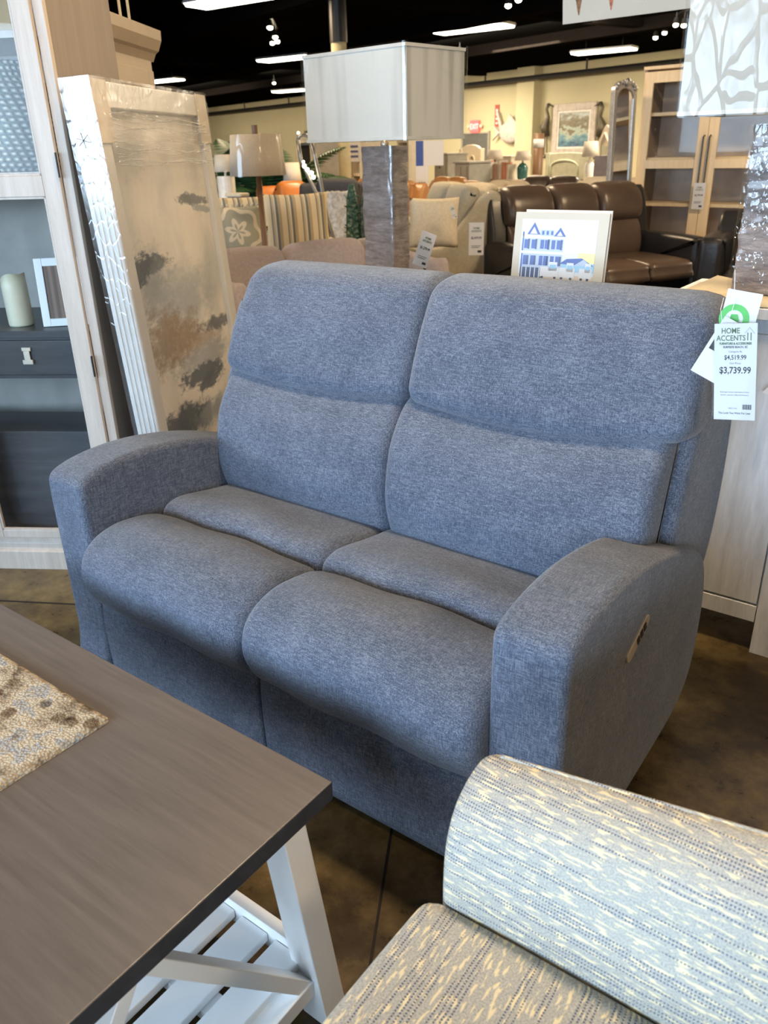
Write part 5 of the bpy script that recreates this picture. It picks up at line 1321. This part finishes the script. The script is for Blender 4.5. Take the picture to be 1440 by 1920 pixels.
for px0, px1, D, lb in ((601, 630, 14, 'ivory open shelf unit left of the yellow post'), (651, 682, 14, 'ivory open shelf unit right of the yellow post'), (738, 772, 16.5, 'ivory open shelf unit seen right of the bark lamp base')):
    t, w_, h = shelfunit(px0, px1, 262, D, lb)
    ux = Vector((math.cos(GA), math.sin(GA), 0)); uy = Vector((-ux.y, ux.x, 0)); base = t.location
    for lv in range(1, 3):
        for k in range(5):
            c = base+ux*(-w_/2+.10+(w_-.2)*k/4)+uy*.10; zz = .0905+(h-.1)*lv/3
            col = random.choice([(.75, .72, .66), (.5, .42, .34), (.16, .17, .2), (.62, .5, .4), (.7, .7, .7)]); hh = random.uniform(.14, .26)
            o = MB().box(-.028, -.02, 0, .028, .10, hh).build('boxed_ornament', plain('ornament_c', col, .5), bevel=.005); o.location = (c.x, c.y, zz); o.rotation_euler = (0, 0, GA)
            tag(o, 'small upright boxed ornament on the shelf unit '+lb[23:], 'box', 'ornaments on the unit '+lb[21:])
p = at(664, 282, 13.6); t = thing('round_sign', 'white square plaque with blue lettering on the shelf unit', 'sign', (p.x, p.y, p.z-.17), facecam(p)); MB().box(-.10, 0, 0, .10, .03, .34).build('board', M['paper'], t, bevel=.02)
mb = MB(); [mb.box(-.06, -.003, .07+.07*k, .06, -.0005, .10+.07*k) for k in range(3)]; mb.build('lettering', plain('navy_letters', (.06, .08, .25), .5), t)
p = at(614, 278, 13.6); t = thing('blue_picture', 'blue picture in a dark frame on the shelf unit left of the yellow post', 'picture', (p.x, p.y, p.z-.14), facecam(p)); MB().box(-.14, 0, 0, .14, .03, .28).build('frame', M['charc'], t); MB().box(-.11, -.004, .03, .11, -.0005, .25).build('print', plain('pale_blue_print', (.25, .38, .45), .6), t)
p = at(640, 200, 13.2); zp_ = zat(640, 80, 13.2); o = MB().tube([(0, 0, 0), (0, 0, zp_)], .11, 16).build('steel_post', plain('cream_post', (.66, .58, .36), .6), smooth=True); o.location = (p.x, p.y, 0); tag(o, 'round cream steel post with black head, behind the white box shade', 'post'); MB().tube([(0, 0, zp_), (0, 0, ZC-.01)], .125, 16).build('post_head', M['black'], o)
# carved dark TV-like wardrobe and screen at left
t, w_, h, dp = block(540, 604, 250, 13, .5, 'grey_wardrobe', 'grey carved mirror wardrobe with dark centre behind the metal easel', 'wardrobe', GC)
MB().box(-w_/2, 0, 0, w_/2, .4, h).build('body', GC, t, bevel=.01); MB().box(-w_/2+.10, -.02, .4, w_/2-.10, -.0005, h-.16).build('dark_glass', M['black'], t, bevel=.01)
MB().tube([(-w_/2+.07, -.02, .35), (-w_/2+.07, -.02, h-.12), (w_/2-.07, -.02, h-.12), (w_/2-.07, -.02, .35)], .025, 6).build('moulding', LC, t)
p = at(412, 278, 12); o = MB().box(-.16, 0, -.10, .16, .04, .10).build('wall_screen', M['black'], bevel=.004)
t, w_, h, dp = block(398, 470, 292, 14.0, .5, 'tall_cabinet', 'ivory cabinet far behind the painting edge', 'cabinet', LC); MB().box(-w_/2, 0, .06, w_/2, .5, h).build('body', LC, t, bevel=.01); MB().box(-w_/2+.05, -.02, .1, -.01, -.001, h-.05).build('door', LC, t, bevel=.004); MB().box(.01, -.02, .1, w_/2-.05, -.001, h-.05).build('door', LC, t, bevel=.004); MB().box(-w_/2+.02, .02, 0, w_/2-.02, .48, .0595).build('base', LC, t)
o.location = (t.location.x-.12, t.location.y+.1, h+.101); o.rotation_euler = (0, 0, GA); tag(o, 'black flat screen standing on the ivory cabinet far left', 'screen')
t, w_, h, dp = block(560, 622, 250, 19, .5, 'grey_canopy', 'grey-brown tall panel bed frame far behind the metal easel', 'bed', M['taupe'])
MB().box(-w_/2, 0, 0, w_/2, .12, h).build('panel', GC, t, bevel=.01); MB().box(-w_/2-.04, -.03, h, w_/2+.04, .15, h+.06).build('cap_rail', GC, t)
t, w_, h, dp = block(512, 536, 345, 11.2, .3, 'wicker_etagere', 'dark narrow wire shelf right of the palm', 'shelf unit', M['charc']); 
for x in (-w_/2, w_/2-.02):
    for y in (0, .25): MB().box(x, y, 0, x+.02, y+.02, h).build('post', M['darkmetal'], t)
for k in range(4): MB().box(-w_/2, 0, .1+(h-.12)*k/3, w_/2, .27, .115+(h-.12)*k/3).build('shelf', M['darkmetal'], t)
p = spot(548, 10.6); drum_lamp('far_table_lamp', 'pale shaded lamp between the palm and the orange armchair', p, .55, zat(548, 348, 10.6), zat(545, 305, 10.6), .09, .12, M['whiteglaze'], 'urn')
t = thing('small_table', 'small dark table under the pale shaded lamp by the palm', 'side table', (p[0], p[1], 0)); MB().box(-.2, -.2, .52, .2, .2, .5495).build('top', M['darkmetal'], t); MB().tube([(0, 0, 0), (0, 0, .52)], .03, 8).build('pedestal', M['darkmetal'], t); MB().lathe([(.15, 0), (.15, .015)], n=20).build('foot', M['darkmetal'], t)

# ------------------------------------------------------------------ things on the far wall
def onwall(name, label, cat, px, py, off=.03):
    p = wallpt(px, py, off); return thing(name, label, cat, tuple(p), GA), (VW/math.cos(0)+0)
sW = (wallpt(905, 240)-wallpt(875, 240)).length/30
def wq(px0, px1, py0, py1): return (px1-px0)*sW, (py1-py0)*sW
t, _ = onwall('exit_sign', 'lit red EXIT sign high on the yellow back wall', 'exit sign', 889, 237, .12)
w_, h = wq(881, 897, 230, 244); MB().box(-w_/2, 0, -h/2, w_/2, .06, h/2).build('housing', M['exitred'] if 'exitred' in M else M.setdefault('exitred', emis('exit_red', (1, .10, .10), 1.3)), t)
mb = MB(); text_into(mb, 'EXIT', h*.62, TX(0, -.004, -h*.22), 0, .002, .9); mb.build('letters', emis('exit_letters', (1, .55, .5), 1.5), t)
for s in (-1, 1): MB().ell((s*(w_/2+.10), .02, 0), (.07, .05, .07), 10).build('emergency_lamp', M['creampaint'], t, smooth=True)
t, _ = onwall('wall_sign', 'narrow red vertical sign on the yellow wall above the carved fish', 'sign', 931.5, 217, .03)
w_, h = wq(928, 935, 205, 229); MB().box(-w_/2, 0, -h/2, w_/2, .02, h/2).build('board', plain('dull_red', (.40, .08, .06), .6), t); mb = MB()
for k in range(4): mb.box(-w_*.22, -.003, -h*.38+k*h*.2, w_*.22, -.0005, -h*.30+k*h*.2)
mb.build('lettering', M['paper'], t)
w_, h = wq(868, 915, 251, 262); c = wallpt(892, 251, .02)
t = thing('rear_doorway', 'dark rear doorway under the EXIT sign', 'doorway', (c.x, c.y, 0), GA)
MB().box(-w_/2, 0, 0, w_/2, .015, c.z).build('door_leaf', plain('dark_grey_door', (.10, .10, .09), .6), t)
for x in (-w_/2-.08, w_/2): MB().box(x, -.04, 0, x+.08, .015, c.z+.08).build('jamb', plain('grey_jamb', (.28, .27, .23), .6), t)
MB().box(-w_/2, -.04, c.z, w_/2, .015, c.z+.04).build('lintel', plain('grey_lintel', (.28, .27, .23), .6), t)
# slatwall grooves are strips on the wall
t = thing('slat_panelling', 'yellow slatwall strips along the lower back wall', 'wall panelling', tuple(G(-10, VW-.03, 0)), GA)
for k in range(13): MB().box(-6, 0, .35+k*.17, 14, .02, .47+k*.17).build('slat', M['slat'] if 'slat' in M else M.setdefault('slat', plain('slat_yellow', (.56, .50, .32), .7)), t)
# carved pale fish
t, _ = onwall('carved_fish', 'large pale carved fish sculpture on the back wall right of the EXIT sign', 'sculpture', 953, 248, .15)
s = sW; fm = plain('driftwood_pale', (.50, .45, .41), .7, var=.2)
MB().ell((.1*0+4*s, 0, 0), (20*s, .10, 12*s), 16).build('body', fm, t, smooth=True)
MB().prism([(-14*s, 0), (-26*s, 9*s), (-21*s, 0), (-27*s, -9*s)], -.04, .04, 'y').build('tail', fm, t, bevel=.02)
MB().prism([(-6*s, 9*s), (2*s, 20*s), (14*s, 9*s)], -.03, .03, 'y').build('fin', fm, t, bevel=.02)
MB().prism([(-14*s, 3*s), (-22*s, 24*s), (-19*s, 24*s), (-10*s, 5*s)], -.03, .03, 'y').build('bill', fm, t, bevel=.01)
# seascape painting with a broad frame
t, _ = onwall('seascape_painting', 'framed seascape with blue water on the right part of the back wall', 'painting', 1074, 243, .12)
w_, h = wq(1043, 1105, 217, 270); f = .12*w_; mb = MB()
for r_ in ((-w_/2, -w_/2+f, -h/2, h/2), (w_/2-f, w_/2, -h/2, h/2), (-w_/2+f, w_/2-f, -h/2, -h/2+f), (-w_/2+f, w_/2-f, h/2-f, h/2)): mb.box(r_[0], 0, r_[2], r_[1], .09, r_[3])
mb.build('frame', plain('weathered_frame', (.50, .44, .38), .6, var=.2), t, bevel=.02); w2, h2 = w_/2-f, h/2-f; mb = MB(); e = .05
for r_ in ((-w2, -w2+e, -h2, h2), (w2-e, w2, -h2, h2), (-w2+e, w2-e, -h2, -h2+e), (-w2+e, w2-e, h2-e, h2)): mb.box(r_[0], .02, r_[2], r_[1], .06, r_[3])
mb.build('inner_frame', M['whiteglaze'], t)
m, nt, b = newmat('seascape'); v = coords(nt, (1.3, 1, 3)); tc = N(nt, 'ShaderNodeTexCoord'); sp = N(nt, 'ShaderNodeSeparateXYZ'); L(nt, tc.outputs['Object'], sp.inputs[0])
g_ = math_(nt, 'ADD', math_(nt, 'MULTIPLY', sp.outputs[2], .8/h2/2), math_(nt, 'MULTIPLY', noisetex(nt, v, 2.2, 5, .7), 1.0))
L(nt, ramp(nt, g_, [(.12, (.04, .09, .15)), (.32, (.12, .25, .30)), (.48, (.42, .46, .36)), (.56, (.14, .11, .06)), (.72, (.22, .20, .13)), (.9, (.45, .5, .5))]), b.inputs['Base Color'])
MB().box(-w2+e, .05, -h2+e, w2-e, .055, h2-e).build('canvas', m, t)
# two standing heron wall sculptures
def heron(px, flip, lb):
    t, _ = onwall('heron_sculpture', lb, 'sculpture', px, 245, .14); s = sW; m = M['heronmetal']; k = flip
    MB().tube([(0, 0, -6*s), (k*-3*s, 0, 4*s), (k*2*s, 0, 14*s), (k*-1*s, 0, 22*s), (k*2*s, 0, 27*s)], [4.2*s, 5*s, 2.2*s, 1.6*s, 2.2*s], 10).build('body', m, t, smooth=True)
    MB().tube([(k*2*s, 0, 27*s), (k*10*s, 0, 24*s)], [1.4*s, .3*s], 6).build('beak', m, t); 
    MB().tube([(-1.5*s, 0, -6*s), (-2*s, 0, -26*s)], .9*s, 6).build('leg', m, t); MB().tube([(1.5*s, 0, -6*s), (3*s, 0, -26*s)], .9*s, 6).build('leg', m, t)
    MB().ell((0, 0, -27*s), (7*s, .10, 2*s), 10).build('base', m, t, smooth=True)
M['heronmetal'] = plain('dark_bronze', (.10, .085, .06), .45, .6)
heron(1024, 1, 'dark bronze heron sculpture left of the seascape'); heron(1125, -1, 'dark bronze heron sculpture right of the seascape')

# ------------------------------------------------------------------ ceiling: fixtures, track spots, banner
for i, (px, py, rz, lb) in enumerate(((887, 52, 0, 'ceiling fixture high in the middle, the largest lit one'), (1132, 94, 0, 'ceiling fixture below the ice cream banner'), (537, 108, 0, 'ceiling fixture left of the white box shade'), (546, 169, 0, 'lowest ceiling fixture left of the white box shade'), (304, 150, 0, 'ceiling fixture beside the cream armoire'), (436, -3, 0, 'ceiling fixture cut by the top edge'))):
    p = atz(px, py, 3.40); ceiling_light((p.x, p.y), R(2), lb, 110, z=3.36, ln=1.5, wd=.52, group=None)
for u in (-40, -31, -22, -14, -7, -1, 5):           # added fill lamps without fixtures, brightening the back wall
    p = G(u, VW-7.5); area('wall_fill', (p.x, p.y, 3.5), 6.0, 1.2, 560, WARM2, gv*1.0+Vector((0, 0, -.55)))
for u, v in ((-15, 15), (-8, 13), (-2, 13), (-22, 18), (-10, 21), (-3, 20)):  # added bare lamps, no fixtures, to fill the far hall with light
    p = G(u, v); area('aisle_fill', (p.x, p.y, 3.45), 2.0, 1.0, 420, WARM2, (0, 0, -1))
def track(lb, bulbs, grp):
    P_ = [atz(px, py, 3.36) for px, py in bulbs]; c = sum(P_, Vector())/len(P_); t = thing('track_light', lb, 'track light', (c.x, c.y, ZC-.02))
    L_ = [p-Vector((c.x, c.y, ZC-.02)) for p in P_]
    if len(L_) > 1: MB().beam(Vector((L_[0].x, L_[0].y, -.015)), Vector((L_[-1].x, L_[-1].y, -.015)), .05, .03).build('rail', M['black'], t)
    for q in L_:
        h = MB().tube([q+Vector((0, 0, .02)), q+Vector((0, 0, .12))], [.055, .035], 10).tube([q+Vector((0, 0, .12)), Vector((q.x, q.y, -.03))], .008, 6).build('spot_head', M['black'], t)
        MB().ell(q, (.05, .05, .035), 10).build('bulb', M['spot'], h, smooth=True)
M['spot'] = emis('spot_bulb', (1, .86, .60), 28)
track('track of five bright spots under the banner at the upper right', [(1229, 71), (1246, 62), (1267, 47), (1282, 48), (1302, 37)], 1)
track('cluster of four bright spots left of the white box shade', [(506, 52), (516, 70), (511, 81), (520, 78)], 1)
track('two bright spots at the top edge of the picture', [(953, 11), (972, 0)], 1)
track('single bright spot at the right corner of the white box shade', [(862, 99)], 1)
track('single small spot far back left of the white box shade', [(514, 156)], 1)
def banner():
    D = 5.4; a = at(1055, 46, D); t = thing('hanging_banner', 'white hanging banner with ice cream cone tips at the top', 'banner', (a.x, a.y, a.z), R(-12)+YAW*0+R(4)); b_ = at(1320, 12, D)
    w_ = (Vector((b_.x, b_.y))-Vector((a.x, a.y))).length; an = math.atan2(b_.y-a.y, b_.x-a.x); t.rotation_euler = (0, -math.atan2(b_.z-a.z, w_), an)
    MB().box(0, 0, 0, w_*1.5, .006, .62).build('sheet', M['banner'], t)
    cone = [plain('cone_brown', (.30, .16, .08), .7, var=.5, scale=60), plain('cone_pink', (.62, .22, .14), .7, var=.4, scale=60), plain('cone_pale', (.60, .45, .22), .7, var=.3), plain('cone_gold', (.62, .42, .10), .7, var=.3)]
    for k, (px, m) in enumerate(((1086, 0), (1148, 1), (1210, 2), (1268, 3))):
        x = w_*(px-1055)/265; h0 = .035+(0, .004, .03, .03)[k]; g = MB()
        g.prism([(x-.002, h0), (x+.002, h0), (x+.045, .26), (x-.045, .26)], -.003, -.0005, 'y'); g.build('printed_cone', cone[m], t)
        g = MB(); [g.ell((x+dx, -.0015, .28+dz), (.048, .0012, .045), 12) for dx, dz in ((-.02, 0), (.02, .01), (0, .05))]; g.build('printed_scoop', cone[(m+1) % 4], t, smooth=True)
    for x in (.1, w_*1.4): MB().tube([(x, .003, .6), (x, .003, ZC-a.z-.01)], .003, 5).build('cord', M['black'], t)
M['banner'] = plain('white_banner', (.80, .76, .66), .6, var=.02)
banner()
